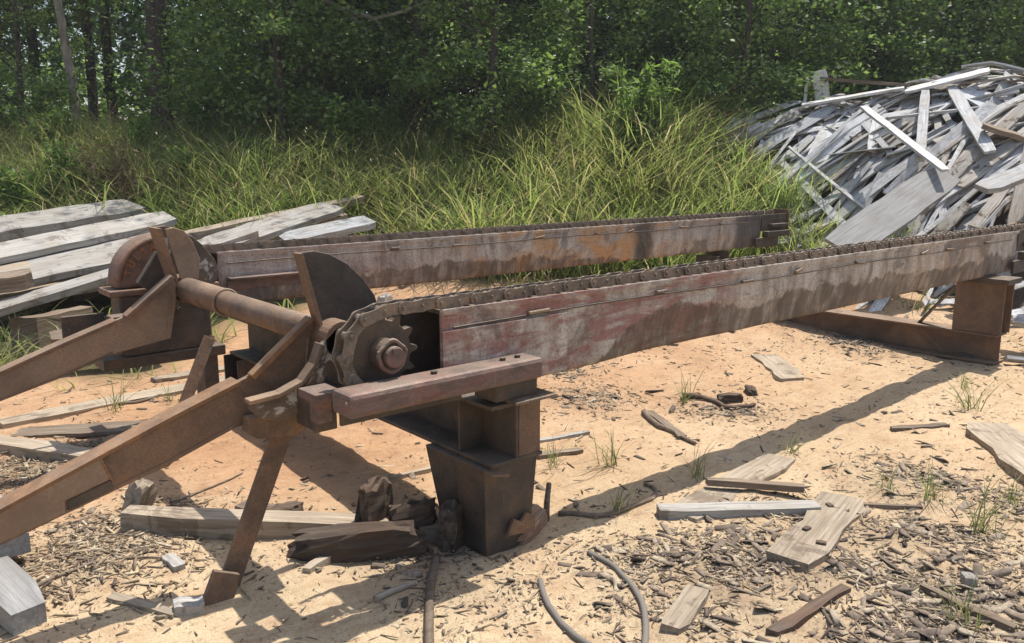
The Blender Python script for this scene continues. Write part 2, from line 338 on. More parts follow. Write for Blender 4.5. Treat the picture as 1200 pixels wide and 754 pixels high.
# ground
N = NT('sand_clay_and_sawdust'); P = N.pos()
b1 = N.noise(P, 0.9, 5, 0.6, 0.3); b2 = N.noise(P, 5, 6, 0.65, 0.3); b3 = N.noise(P, 38, 4, 0.65); b4 = N.noise(P, 170, 3, 0.7); vor = N.voro(P, 120)
c = N.ramp(b1, [(0.35, (0.39, 0.255, 0.15)), (0.5, (0.45, 0.312, 0.19)), (0.65, (0.495, 0.365, 0.235))])
c = N.mix(N.math('MULTIPLY', N.attr('clay'), 0.6), c, N.ramp(b2, [(0.35, (0.3, 0.14, 0.068)), (0.65, (0.43, 0.225, 0.115))]))
sawf = N.math('MULTIPLY', N.attr('saw'), N.ramp(b2, [(0.36, 0.15), (0.52, 1.0)]))
c = N.mix(sawf, c, N.ramp(b4, [(0.3, (0.34, 0.25, 0.15)), (0.55, (0.54, 0.42, 0.27))]))
c = N.mix(N.ramp(b2, [(0.3, 0.42), (0.45, 0.0)]), c, (0.24, 0.15, 0.085))
c = N.mix(N.ramp(b3, [(0.3, 0.6), (0.42, 0.0)]), c, (0.17, 0.11, 0.07))
st_ = N.noise(N.map(P, (1.0, 3.4, 1.0), (0, 0, 0.35)), 6.5, 5, 0.65, 0.8)
c = N.mix(N.ramp(st_, [(0.34, 0.45), (0.48, 0.0)]), c, (0.31, 0.185, 0.105))
c = N.mix(N.ramp(st_, [(0.58, 0.0), (0.7, 0.4)]), c, (0.56, 0.43, 0.29))
c = N.mix(N.ramp(b4, [(0.62, 0.0), (0.72, 0.4)]), c, (0.66, 0.56, 0.4))
c = N.mix(N.attr('litter'), c, N.ramp(b3, [(0.35, (0.14, 0.1, 0.07)), (0.6, (0.3, 0.225, 0.15))]))
c = N.mix(N.attr('veg'), c, N.ramp(b2, [(0.35, (0.05, 0.05, 0.022)), (0.6, (0.11, 0.1, 0.045))]))
M['ground'] = N.bsdf(c, 0.95, [(b2, 0.45, 0.04), (st_, 0.35, 0.03), (b3, 0.65, 0.014), (b4, 0.6, 0.004)], 0, 0.15)

# ------------------------------------------------------------------ ground sheet
def lines(c0, c1, step):
    a = list(np.arange(c0, c1, step)); d = step; x = a[-1]; r = []
    while x < 320: d *= 1.13; x += d; r.append(x)
    d = step; x = a[0]; l = []
    while x > -320: d *= 1.13; x -= d; l.append(x)
    return np.array(l[::-1] + a + r)
gx = lines(-3.2, 6.5, 0.03); gy = lines(-2.6, 6.0, 0.03)
XX, YY = np.meshgrid(gx, gy, indexing='ij'); ZZ = terrain(XX, YY)
nx, ny = XX.shape
idx = np.arange(nx * ny).reshape(nx, ny)
quads = np.stack([idx[:-1, :-1], idx[1:, :-1], idx[1:, 1:], idx[:-1, 1:]], -1).reshape(-1, 4)
gme = np_mesh('ground', np.stack([XX, YY, ZZ], -1).reshape(-1, 3), quads.ravel(), np.arange(len(quads)) * 4, M['ground'], True)
def vegmask(x, y):
    s, t = to_st(x, y)
    e = fbm(x * 0.8 + 3, y * 0.8, 3) - 0.5
    m = sstep(8.0, 8.7, t + e * 1.6 + .75 * sstep(1.5, 2.3, s) + 1.0 * sstep(-1.6, -2.4, s)) * sstep(2.5, 3.0, y)
    m = np.maximum(m, sstep(5.2, 6.0, t + e) * sstep(-2.3, -2.9, s))
    return np.clip(m, 0, 1)
LIT = [(110, 640, 0.26, .5), (60, 545, 0.35, .6), (200, 600, 0.2, .5), (830, 690, 0.42, .8), (940, 680, 0.42, .75), (1050, 640, 0.45, .7), (1120, 720, 0.45, .75), (900, 620, 0.3, .6), (1060, 570, 0.35, .5),
       (1010, 740, 0.4, .7), (850, 480, 0.25, .4), (690, 470, 0.3, .35), (650, 430, 0.3, .4), (470, 640, 0.3, .5), (1180, 600, 0.3, .45), (560, 700, 0.25, .35), (1010, 400, 0.4, .35)]
LITP = [(G(a, b), r, k) for a, b, r, k in LIT]
def litmask(x, y):
    m = 0
    for p, r, k in LITP: m = np.maximum(m, k * bump(x, y, p[0], p[1], r))
    return m
fx, fy = XX.ravel(), YY.ravel()
sS, tT = to_st(fx, fy)
veg = vegmask(fx, fy)
clay = np.clip(sstep(0.2, 1.6, fy) * 0.8 + 0.5 * bump(fx, fy, -0.3, 1.3, 0.9), 0, 1) * (1 - 0.5 * sstep(2, 4, fx))
saw = np.clip(sstep(0.5, -0.5, fy + 0.5 * (fbm(fx * 2, fy * 2, 3) - .5)) * (1 - .65 * sstep(0.6, 2.6, fx)) + bump(fx, fy, -1.2, 0.6, 0.6), 0, 1)
lit = np.clip(litmask(fx, fy) * (0.35 + 1.0 * fbm(fx * 6, fy * 6, 3)), 0, 0.9)
for nm, arr in (('veg', veg), ('clay', clay), ('saw', saw), ('litter', lit)):
    at_ = gme.attributes.new(nm, 'FLOAT', 'POINT'); at_.data.foreach_set('value', np.ascontiguousarray(arr, np.float32))
tag(link('ground', gme), kind='structure')

# ------------------------------------------------------------------ the log deck
def ibeam_y(mb, x0, x1, z0, z1, y0, y1, tf=0.016, tw=0.014):
    xc = (x0 + x1) / 2
    mb.box((x0, y0, z0), (x1, y1, z0 + tf)); mb.box((x0, y0, z1 - tf), (x1, y1, z1)); mb.box((xc - tw / 2, y0 + .003, z0 + tf), (xc + tw / 2, y1 - .003, z1 - tf)); return mb
deck = thing('log_deck', 'long rusty steel log deck with two chain beams, loading arms and kickers', 'log deck', (0, 0, 0))
SX, SZ = -0.555, 0.835                   # head shaft
def deck_beam(yf, x0, x1, mat, far):
    yb = yf + 0.195; z0, z1 = 0.645, 0.958
    nX, nZ = 220, 14; XS = np.linspace(x0, x1, nX); ZS = np.linspace(z0, z1, nZ); m = MB(); off = 40 if far else 0
    PX, PZ = np.meshgrid(XS, ZS, indexing='ij')
    crease = (0.70 if far else 0.60) + (0.09 if far else 0.21) * sstep(0.2, 0.9, PX) * (1 - .35 * sstep(3.5, 5, PX)) + 0.10 * (fbm(PX * 2.2 + off, PX * 0 + 3, 4) - .5)
    dent = 0.012 * (fbm(PX * 2.5 + off, PZ * 5, 3) - .5) + 0.005 * (fbm(PX * 9 + off, PZ * 12, 3) - .5)
    lean = (PZ - (z0 + z1) / 2) * -0.03
    PY = yf - lean * 0 + dent * sstep(z1, z1 - .05, PZ) + 0.24 * np.maximum(0, crease - PZ)
    ids = np.arange(nX * nZ).reshape(nX, nZ)
    m.add([(PX[i, j], PY[i, j], PZ[i, j]) for i in range(nX) for j in range(nZ)], [(ids[i, j], ids[i + 1, j], ids[i + 1, j + 1], ids[i, j + 1]) for i in range(nX - 1) for j in range(nZ - 1)])
    b = part('deck_beam', m, mat, deck, 0, True)
    so = b.modifiers.new('plate', 'SOLIDIFY'); so.thickness = 0.01; so.offset = -1
    part('rear_web', MB().box((x0 - 0.1, yb - 0.012, z0), (x1, yb, z1)), M['dark_steel'], b)
    part('bottom_flange', MB().box((x0, yf + 0.06, z0 + 0.006), (x1, yb - 0.012, z0 + 0.018)), M['dark_steel'], b)
    part('chain_track', MB().box((x0 + 0.02, yf + 0.018, z1 - 0.02), (x1 - 0.02, yb - 0.012, z1 - 0.006)), M['dark_steel'], b)
    part('top_lip', MB().box((x0, yf - 0.012, z1 - 0.016), (x1, yf - 0.0045, z1 + 0.004)), M['beam_near'] if not far else M['beam_far'], b, 0.002)
    part('weld_seam', MB().tube([(x, yf - 0.003, 0.895 + 0.004 * math.sin(x * 3)) for x in np.arange(x0 + .05, x1 - .05, .25)], 0.004, 6), M['dark_steel'], b)
    for k, x in enumerate(np.arange(x0 + 0.55, x1 - 0.3, 0.62) + rng.uniform(-.14, .14, len(np.arange(x0 + 0.55, x1 - 0.3, 0.62)))):
        hw = rng.uniform(.025, .055); m = MB().bar((x - hw, yf - 0.012, 0.905 + 0.008 * math.sin(k * 2.1)), (x + hw, yf - 0.012, 0.907 + 0.011 * math.sin(k * 2.7)), 0.018, rng.uniform(.009, .016))
        part('lug', m, M['plate_tan'] if k % 3 == 0 else M['chain'], b, 0.004)
    return b
nb_ = deck_beam(-0.165, -0.335, 5.08, M['beam_near'], False)
fb_ = deck_beam(2.24, -0.2, 5.32, M['beam_far'], True)
for yf, x1, zc in ((-0.165, 5.08, .96), (2.24, 5.32, .96)):    # take-up box at the tail of each beam
    t = part('tail_box', MB().box((x1 + .003, yf - 0.004, 0.80), (x1 + 0.46, yf + 0.008, 0.965)), M['dark_steel'], deck, 0.002)
    part('side_plate', MB().prism([(x1 - .1, .80), (x1 + .46, .80), (x1 + .46, 1.0), (x1 + .2, .985), (x1 - .1, .965)], yf + 0.158, yf + 0.17), M['rust'], t, 0.002)
    part('end_plate', MB().box((x1 + 0.463, yf - 0.02, 0.79), (x1 + 0.475, yf + 0.18, 1.005)), M['rust_orange'], t, 0.002)
    part('bracket', MB().box((x1 + 0.02, yf - 0.07, 0.74), (x1 + 0.42, yf - 0.005, 0.80)), M['dark_steel'], t, 0.004)
    part('bracket', MB().box((x1 + 0.12, yf - 0.055, 0.835), (x1 + 0.4, yf - 0.006, 0.87)), M['dark_steel'], t, 0.004)
    part('hanger_plate', MB().box((x1 - .12, yf - 0.035, 0.64), (x1 + 0.27, yf - 0.013, 0.738)), M['dark_steel'], t, 0.004)
# burnt plate and wear strip on the face of the far beam by the head shaft
part('ledge_angle', MB().box((-0.16, 2.17, 0.80), (0.55, 2.236, 0.812)).box((-0.16, 2.226, 0.735), (0.55, 2.236, 0.80)), M['red_steel'], fb_, 0.002)
part('cover_plate', MB().box((-0.34, -0.182, 0.655), (0.26, -0.176, 0.885)), M['beam_near'], nb_, 0.001)
# bolted square tube carrying the head bearing
tb = part('bearing_tube', MB().box((-0.775, -0.30, 0.683), (0.03, -0.178, 0.762)), M['red_steel'], deck, 0.016)
part('bolt_hole', MB().tube([(-0.77, -0.283, 0.735), (-0.779, -0.283, 0.735)], 0.006, 10), M['plate_tan'], tb)
for x in (-0.42, -0.12, -0.05): part('bolt', MB().tube([(x, -0.24, 0.75), (x, -0.24, 0.772)], 0.012, 6), M['dark_steel'], tb)
# front cross beam, near and far posts, back cross beam and its posts
cb = part('cross_beam', ibeam_y(MB(), -0.10, 0.16, 0.315, 0.56, -0.15, 2.42), M['dark_steel'], deck, 0.002)
part('end_stiffener', MB().box((0.04, -0.147, 0.332), (0.15, -0.137, 0.543)), M['rust'], cb, 0.002)
part('end_stiffener', MB().box((-0.095, 0.06, 0.332), (0.022, 0.07, 0.543)), M['dark_steel'], cb, 0.002)
part('bent_tab', MB().bar((-0.13, -0.17, 0.31), (-0.05, -0.17, 0.292), 0.05, 0.008), M['rust'], cb)
part('cap_plate', MB().box((-0.02, -0.20, 0.561), (0.19, -0.02, 0.573)), M['chain'], cb, 0.002)
for y in (-0.16, 2.24):
    part('riser_block', MB().box((-0.08, y + .01, 0.574), (0.13, y + 0.14, 0.643)), M['dark_steel'], deck, 0.003)
def post(x0, x1, y0, y1, z1, mat, z0=None):
    z0 = tz((x0 + x1) / 2, (y0 + y1) / 2) - 0.06 if z0 is None else z0
    m = MB().box((x0, y0, z0), (x1, y0 + .014, z1)).box((x0, y1 - .014, z0), (x1, y1, z1))
    xc = (x0 + x1) / 2; m.box((xc - .006, y0 + .014, z0), (xc + .006, y1 - .014, z1))
    return part('post', m, mat, deck, 0.002)
zb1 = tz(0, 0) - 0.06
m = MB().add([(-.1, -.115, zb1), (.115, -.115, zb1), (.115, .14, zb1), (-.1, .14, zb1), (-.125, -.135, .312), (.145, -.135, .312), (.145, .26, .312), (-.125, .26, .312)], [(0, 3, 2, 1), (4, 5, 6, 7), (0, 1, 5, 4), (1, 2, 6, 5), (2, 3, 7, 6), (3, 0, 4, 7)])
p1 = part('post', m, M['dark_steel'], deck, 0.003)
part('torn_edge', MB().prism([(-.02, .02), (.12, .0), (.125, .06), (.08, .09), (.05, .06), (.01, .08)], -0.15, -0.137), M['rust'], p1)
post(-0.14, 0.12, 2.2, 2.42, 0.312, M['dark_steel'])
bz = 0.225
bb = part('back_cross_beam', ibeam_y(MB(), 4.56, 4.76, 0.0, bz, -0.27, 2.9), M['rust'], deck, 0.002)
bp = part('post', MB().box((4.57, -0.29, bz + .002), (4.585, 0.05, 0.60)).box((4.735, -0.29, bz + .002), (4.75, 0.05, 0.60)).box((4.585, -0.13, bz + .002), (4.735, -0.115, 0.60)), M['rust'], deck, 0.002)
part('cap_plate', MB().box((4.53, -0.32, 0.602), (4.79, 0.06, 0.642)), M['dark_steel'], bp, 0.003)
part('post', MB().box((4.57, 2.2, bz + .002), (4.59, 2.46, 0.60)).box((4.73, 2.2, bz + .002), (4.75, 2.46, 0.643)), M['dark_steel'], deck, 0.002)
part('brace', MB().bar((4.66, 0.33, bz), (4.66, 0.08, 0.56), 0.06, 0.012), M['dark_steel'], deck)
# pivot pipe between the loading arms
part('shaft_pipe', MB().tube([(SX, 0.30, SZ), (SX, 1.24, SZ)], 0.053, 28), M['rust'], deck, 0, True)
sl = part('shaft_sleeve', MB().tube([(SX, 1.22, SZ), (SX, 1.72, SZ)], 0.062, 28), M['rust'], deck, 0, True)
part('weld_ring', MB().tube([(SX + .06 * math.cos(a), 1.222, SZ + .06 * math.sin(a)) for a in np.linspace(0, 6.2832, 28)], 0.006, 6), M['plate_tan'], sl)
part('head_shaft', MB().tube([(SX, -0.2, SZ), (SX, 0.31, SZ)], 0.032, 20), M['dark_steel'], deck, 0, True)
part('head_shaft', MB().tube([(SX, 1.7, SZ), (SX, 2.44, SZ)], 0.032, 20), M['dark_steel'], deck, 0, True)
# loading arms
TILT = {0.25: 0.0, 1.72: 0.0}
def loading_arm(y, tipx, label):
    def zt(x): return np.interp(x, [-1.66, -1.13, -0.86, -0.62], [0.455, 0.645, 0.735, 0.90])
    def zb(x): return np.interp(x, [-1.66, -1.18, -0.92, -0.66], [0.352, 0.478, 0.565, 0.60])
    xs = [tipx, -1.3, -1.13, -0.92, -0.86, -0.62]
    prof = [(x, float(zt(x))) for x in xs] + [(-0.60, 0.86), (-0.655, 0.6), (-0.92, 0.56), (-1.18, 0.478), (tipx, float(zb(tipx)))]
    a = part('loading_arm', MB().prism(prof, y - 0.012, y + 0.012), M['rust'] if y < 1 else M['plate_tan'], deck, 0.002)
    xs2 = [tipx, -1.13, -0.90]
    m = MB()
    for i in range(2): m.bar((xs2[i], y + .02, float(zt(xs2[i])) - .004), (xs2[i + 1], y + .02, float(zt(xs2[i + 1])) - .004), 0.085, 0.012)
    part('top_flange', m, M['rust_orange'] if y < 1 else M['rust'], a)
    m = MB()
    xs3 = [tipx, -1.18, -0.93]
    for i in range(2): m.bar((xs3[i], y + .03, float(zb(xs3[i])) + .004), (xs3[i + 1], y + .03, float(zb(xs3[i + 1])) + .004), 0.09, 0.012)
    part('bottom_flange', m, M['rust'], a)
    part('cap_bar', MB().bar((-0.862, y - .02, 0.733), (-0.632, y - .02, 0.912), (0.04 if y < 1 else 0.07), 0.022, (0.6, 0, -0.75)), M['rust_orange'] if y < 1 else M['rust'], a, 0.003)
    part('weld_bead', MB().tube([(x, y - .0135, float(zt(x)) - .012 + .002 * math.sin(x * 90)) for x in np.linspace(tipx + .02, -.92, 40)], 0.004, 5), M['rust'], a)
    part('weld_bead', MB().tube([(-.64 - .03 * u, y - .0135, .84 - .23 * u + .003 * math.sin(u * 60)) for u in np.linspace(0, 1, 30)], 0.005, 5), M['plate_tan'], a)
    if y < 1:
        part('weld_bead', MB().tube([(-1.36 + .03 * u + .002 * math.sin(u * 50), y - .0205, .555 - .085 * u) for u in np.linspace(0, 1, 14)], 0.004, 5), M['rust_orange'], a)
        part('tip_plate', MB().prism([(-1.655, .36), (-1.655, .452), (-1.36, .557), (-1.33, .482), (-1.47, .445), (-1.47, .405)], y - 0.02, y - 0.0135), M['plate_tan'], a, 0.001)
        part('tip_patch', MB().prism([(-1.46, .41), (-1.46, .44), (-1.33, .476), (-1.33, .443)], y - 0.017, y - 0.0133), M['dark_steel'], a)
    return a
loading_arm(0.25, -1.655, ''); loading_arm(1.74, -1.655, '')
# brace legs with foot plates
zf = tz(-0.98, 0.2)
lg = part('brace_leg', MB().bar((-0.70, 0.25, 0.62), (-1.0, 0.2, zf + 0.03), 0.08, 0.012, (0, 1, 0)).bar((-0.70 + .036, 0.275, 0.62), (-1.0 + .036, 0.225, zf + 0.03), 0.012, 0.05, (0, 1, 0)), M['rust'], deck, 0.002)
part('foot_plate', MB().prism([(-1.115, zf + .0), (-1.06, zf + .12), (-0.975, zf + .08), (-1.02, zf - .06)], 0.15, 0.176), M['rust'], lg, 0.003)
zf2 = tz(-0.78, 1.5)
part('brace_leg', MB().bar((-0.50, 1.62, 0.60), (-0.84, 1.5, zf2 - 0.03), 0.06, 0.012, (0, 1, 0)).bar((-0.478, 1.645, 0.60), (-0.818, 1.525, zf2 - 0.03), 0.012, 0.05, (0, 1, 0)), M['rust'], deck, 0.002)
# short bolted saddle blocks by the sprocket
part('bearing_bracket', MB().box((-0.80, -0.12, 0.70), (-0.70, 0.0, 0.73)).box((-0.775, -0.09, 0.62), (-0.725, -0.03, 0.70)), M['red_steel'], deck, 0.003)
part('arm_socket', MB().prism([(-.90, .60), (-.905, .55), (-.87, .52), (-.72, .50), (-.65, .54), (-.63, .68), (-.72, .60)], 0.185, 0.236), M['rust'], deck, 0.004)
part('bearing_bracket', MB().box((-0.74, 0.0, 0.56), (-0.66, 0.15, 0.69)), M['dark_steel'], deck, 0.004)
part('frame_leg', MB().box((-0.7, -0.1, 0.60), (-0.2, -0.086, 0.70)), M['dark_steel'], deck, 0.003)

UP = [(-.035, .03), (-.105, .315), (-.05, .318), (.01, .302), (.08, .262), (.14, .205), (.19, .135), (.215, .06), (.19, .01), (.05, -.045), (-.02, -.04)]
CHEEK = [(-.03, .06), (-.085, .31), (-.045, .316), (.005, .298), (.045, .24), (.075, .15), (.06, .05), (0, 0.02)]
LOW = [(-.02, .05), (-.085, -.005), (-.115, -.075), (-.165, -.13), (-.25, -.16), (-.36, -.168), (-.352, -.195), (-.31, -.232), (-.25, -.25), (-.18, -.24), (-.12, -.2), (-.08, -.14), (-.03, -.06), (.03, 0)]
def kicker(y, far):
    k = part('kicker', MB().tube([(SX, y - .1, SZ), (SX, y + .06, SZ)], 0.07, 24), M['rust'], deck, 0.004)
    def lobe(nm, prof, y0, y1, mt): return part(nm, MB().prism([(SX + x, SZ + z) for x, z in prof], y0, y1), mt, k, 0.003)
    lobe('upper_lobe', UP, y - .012, y + .012, M['chipped'] if far else M['dark_steel'])
    if far: lobe('cheek_plate', CHEEK, y - .13, y - .118, M['plate_tan'])
    a, b = UP[0], UP[1]; wy = 0.16 if far else 0.055; yo = y - .055 if far else y - .01
    part('stop_plate', MB().bar((SX + a[0] - .008, yo, SZ + a[1]), (SX + b[0] - .008, yo, SZ + b[1]), 0.014, wy, (0, 1, 0)), M['rust'], k, 0.002)
    lobe('lower_lobe', LOW, y - .1, y - .078, M['chipped'])
    m = MB()
    for i in range(1, 5): m.bar((SX + LOW[i][0], y - .09, SZ + LOW[i][1] + .005), (SX + LOW[i + 1][0], y - .09, SZ + LOW[i + 1][1] + .005), 0.016, 0.05, (0, 1, 0))
    part('lip', m, M['plate_tan'], k, 0.003)
kicker(0.235, False); kicker(1.86, True)

# sprockets
def sprocket(y):
    m = MB(); nT = 12; prof = []
    for i in range(nT):
        a = 2 * math.pi * i / nT
        for da, r in ((-0.15, .113), (-0.09, .13), (-.04, .141), (.04, .141), (0.09, .13), (0.15, .113)):
            prof.append((SX + r * math.cos(a + da), SZ + r * math.sin(a + da)))
    s = part('sprocket', m.prism(prof, y - 0.016, y + 0.016), M['dark_steel'], deck, 0.003)
    part('hub', MB().tube([(SX, y - 0.075, SZ), (SX, y - .0165, SZ)], 0.054, 24), M['dark_steel'], s, 0.004)
    part('hub_ring', MB().tube([(SX + (.05 + .004 * math.sin(a * 5)) * math.cos(a), y - .076, SZ + (.05 + .004 * math.cos(a * 4)) * math.sin(a)) for a in np.linspace(0, 6.2832, 26)], 0.008, 6), M['red_steel'], s)
    part('shaft_end', MB().tube([(SX, y - 0.1, SZ), (SX, y - 0.074, SZ)], 0.036, 20), M['red_steel'], s, 0.004)
    part('key', MB().box((SX - .012, y - .104, SZ + .01), (SX + .012, y - .1, SZ + .03)), M['red_steel'], s)
sprocket(-0.12); sprocket(2.285)
# chains: every link is a piece
PIT = 0.076
def link_mesh(outer):
    m = MB(); w_ = 0.030 if outer else 0.022; hp = PIT / 2
    prof = []
    for a in np.linspace(math.pi / 2, 3 * math.pi / 2, 6): prof.append((-hp + .022 * math.cos(a), .022 * math.sin(a)))
    for a in np.linspace(-math.pi / 2, math.pi / 2, 6): prof.append((hp + .022 * math.cos(a), .022 * math.sin(a)))
    prof.insert(6, (0, -.019)); prof.append((0, .019))
    for sgn in (-1, 1): m.prism(prof, sgn * w_ - .0035, sgn * w_ + .0035)
    if outer:
        for sx in (-hp, hp): m.tube([(sx, -.040, 0), (sx, .040, 0)], 0.0075, 8)
    else:
        for sx in (-hp, hp): m.tube([(sx, -.0184, 0), (sx, .0184, 0)], 0.0135, 10)
    return mesh_of('link', m.v, m.f, M['chain'])
LM = [link_mesh(False), link_mesh(True)]
def chain(y, x1, label):
    c = thing('conveyor_chain', label, 'chain', (SX, y, 0.9), 'conveyor chains')
    R_ = 0.143; zt_ = SZ + R_; path = []
    x = x1
    pts = [(x1, 0.985), (-0.2, 0.982), (SX + .05, zt_ + 0.004)]
    for a in np.linspace(math.pi / 2, math.pi * 1.46, 22): pts.append((SX + R_ * math.cos(a), SZ + R_ * math.sin(a)))
    pts += [(-0.25, SZ - R_ + .01)]
    P = np.array(pts); seg = np.hypot(*(np.diff(P, axis=0).T)); cum = np.concatenate([[0], np.cumsum(seg)])
    n = int(cum[-1] / PIT)
    pos = [(np.interp(k * PIT, cum, P[:, 0]), np.interp(k * PIT, cum, P[:, 1])) for k in range(n + 1)]
    for k in range(n):
        (xa, za), (xb, zb_) = pos[k], pos[k + 1]
        o = link('chain_link', LM[k % 2], c, ((xa + xb) / 2 - SX, 0.0015 * math.sin(k * 1.7), (za + zb_) / 2 - 0.9 + .0015 * math.sin(k * 2.9)))
        o.rotation_euler = (0, -math.atan2(zb_ - za, xb - xa), 0)
chain(-0.122, 5.3, 'heavy roller chain along the near red-stained beam, wrapped over the open sprocket')
chain(2.283, 5.55, 'heavy roller chain along the far rusty beam in front of the grass')

# gearbox behind the far kicker
gb = thing('winch_gearbox', 'round brown cast-iron winch gearbox with raised letters beside the far kicker', 'gearbox', (-0.6, 2.2, 0.45))
gX, gZ = -0.56, 0.85; gy0, gy1 = 2.07, 2.225
def arc(r, a0, a1, n): return [(gX + r * math.cos(a), gZ + r * math.sin(a)) for a in np.linspace(a0, a1, n)]
part('housing', MB().prism(arc(0.245, 0, math.pi, 25) + [(gX - .245, gZ - .03), (gX + .245, gZ - .03)], gy0, gy1), M['housing'], gb, 0.02)
part('raised_rim', MB().tube([(x, gy0 + .003, z) for x, z in arc(0.225, 0.05, math.pi - 0.05, 24)], 0.016, 8), M['housing'], gb, 0, True)
part('flange', MB().box((gX - .285, gy0 - .03, gZ - .065), (gX + .285, gy1 + .03, gZ - .032)), M['housing'], gb, 0.006)
part('lower_case', MB().box((gX - .235, gy0 - .01, 0.46), (gX + .235, gy1 + .01, gZ - .066)), M['dark_steel'], gb, 0.012)
dr = part('coupling', MB().tube([(gX + .06, gy0 - .1, gZ - .04), (gX + .06, gy0 - .002, gZ - .04)], 0.135, 26), M['dark_steel'], gb, 0.008)
for k in range(7):
    a = 2 * math.pi * k / 7
    part('bolt', MB().tube([(gX + .06 + .11 * math.cos(a), gy0 - .125, gZ - .04 + .11 * math.sin(a)), (gX + .06 + .11 * math.cos(a), gy0 - .1, gZ - .04 + .11 * math.sin(a))], 0.014, 6), M['dark_steel'], dr)
part('clamp_block', MB().bar((gX - .13, gy0 - .08, gZ - .02), (gX - .02, gy0 - .08, gZ + .14), 0.09, 0.05, (0, 1, 0)), M['dark_steel'], gb, 0.006)
part('mount_bracket', MB().box((gX - .31, gy0 - .12, 0.60), (gX - .2, gy0 - .02, 0.70)).box((gX - .3, gy0 - .12, .5), (gX - .27, gy0 - .02, .6)), M['red_steel'], gb, 0.005)
part('input_stub', MB().tube([(gX - .42, gy0 - .06, 0.56), (gX - .23, gy0 - .06, 0.56)], 0.035, 14), M['dark_steel'], gb, 0.004)
part('base_skid', MB().box((gX - .34, gy0 - .02, 0.40), (gX + .3, gy1 + .02, 0.459)), M['dark_steel'], gb, 0.006)
part('stand', MB().box((gX + .18, gy0, -.03), (gX + .26, gy1, 0.399)), M['dark_steel'], gb, 0.006)
part('motor_side_plate', MB().box((gX - .5, gy0 + .05, 0.54), (gX - .30, gy0 + .07, 0.70)), M['dark_steel'], gb, 0.003)
for k, ch in enumerate('TULSA'):
    fc = bpy.data.curves.new('letter', 'FONT'); fc.body = ch; fc.size = 0.05; fc.extrude = 0.006; fc.align_x = 'CENTER'; fc.resolution_u = 3
    tmp = bpy.data.objects.new('tmp', fc); me = bpy.data.meshes.new_from_object(tmp); bpy.data.objects.remove(tmp); me.materials.clear(); me.materials.append(M['letter'])
    a = math.radians(163 - 14.5 * k); r = 0.168
    o = link('letter', me, gb, (gX + r * math.cos(a) + 0.6, gy0 - .004 - 2.2, gZ + r * math.sin(a) - 0.45))
    o.rotation_euler = (Matrix.Rotation(-(a - math.pi / 2), 3, 'Y') @ Matrix.Rotation(math.pi / 2, 3, 'X')).to_euler()

# ------------------------------------------------------------------ planks, slabs, chunks
def plank_mesh(L, w_, th, seed, jag=0.1, bend=0.0, wane=0.0, n=6, zs=None):
    r = random.Random(seed); v = []; f = []
    ph = r.random() * 6
    for i in range(n + 1):
        u = i / n; x = (u - 0.5) * L
        wl = w_ / 2 * (1 + jag * r.uniform(-1, 1)); wr = w_ / 2 * (1 + jag * r.uniform(-1, 1))
        if i in (0, n): wl *= r.uniform(0.65, 1); wr *= r.uniform(0.65, 1)
        z = bend * (1 - (2 * u - 1) ** 2) + (zs[i] if zs is not None else 0) + r.uniform(-1, 1) * th * 0.08
        oy = jag * w_ * 0.35 * math.sin(ph + u * 3)
        dx = r.uniform(-1, 1) * w_ * jag * 0.8 if i in (0, n) else 0
        v += [(x + dx, oy - wl, z), (x - dx, oy + wr, z), (x - dx * .7, oy + wr * (1 - wane), z + th), (x + dx * .7, oy - wl * (1 - wane), z + th)]
    for i in range(n):
        b = i * 4
        for k in range(4): f.append((b + k, b + (k + 1) % 4, b + 4 + (k + 1) % 4, b + 4 + k))
    f = [q[::-1] for q in f]
    f += [(0, 1, 2, 3), (n * 4 + 3, n * 4 + 2, n * 4 + 1, n * 4)]
    return v, f
def plank(name, p0, p1, w_, th, mat, label, cat, group=None, roll=0.0, seed=None, **kw):
    p0 = Vector(p0); p1 = Vector(p1); d = p1 - p0; L = d.length; d.normalize()
    u = Vector((0, 0, 1)); u = (u - d * u.dot(d)).normalized(); s = u.cross(d)
    if roll: Rm = Matrix.Rotation(roll, 3, d); u = Rm @ u; s = Rm @ s
    v, f = plank_mesh(L, w_, th, seed if seed is not None else rnd.randrange(10 ** 6), **kw)
    o = link(name, mesh_of(name, v, f, mat))
    mx = Matrix((d, s, u)).transposed().to_4x4(); mx.translation = (p0 + p1) / 2; o.matrix_world = mx
    return tag(o, label, cat, group)
def gplank(name, a, b, w_, th, mat, label, cat='board', lift=0.0, group=None, sink=0.45, **kw):   # lies on the ground between two ground points
    A = G(*a); B = G(*b)
    za = zb_ = -9
    n = 9; zs = []
    for i in range(n):
        u = i / (n - 1); x = A[0] + (B[0] - A[0]) * u; y = A[1] + (B[1] - A[1]) * u; zs.append(tz(x, y))
    base = (zs[0], zs[-1]); gap = max(zs[i] - (base[0] + (base[1] - base[0]) * i / (n - 1)) for i in range(n))
    up = max(0, gap) * 0.8 + lift - th * sink
    return plank(name, (A[0], A[1], zs[0] + up), (B[0], B[1], zs[-1] + up), w_, th, mat, label, cat, group, **kw)
gplank('board', (0, 499), (275, 446), 0.17, 0.035, M['plank'], 'long pale tan board lying beyond the near loading arm', jag=.08)
gplank('board', (180, 447), (330, 424), 0.12, 0.03, M['plank'], 'narrow board behind the braced leg of the far arm', jag=.12)
gplank('split_board', (-10, 522), (135, 545), 0.12, 0.06, M['plank'], 'split weathered board on bark litter beside the long pale board', jag=.18)
gplank('timber', (148, 618), (560, 634), 0.11, 0.085, M['plank'], 'weathered squared timber lying under the head of the deck', 'timber', jag=.06, sink=.2)
gplank('board', (772, 606), (958, 600), 0.085, 0.05, M['timber'], 'grey-white board with a dark sawn end beside the shadow of the beam', jag=.07)
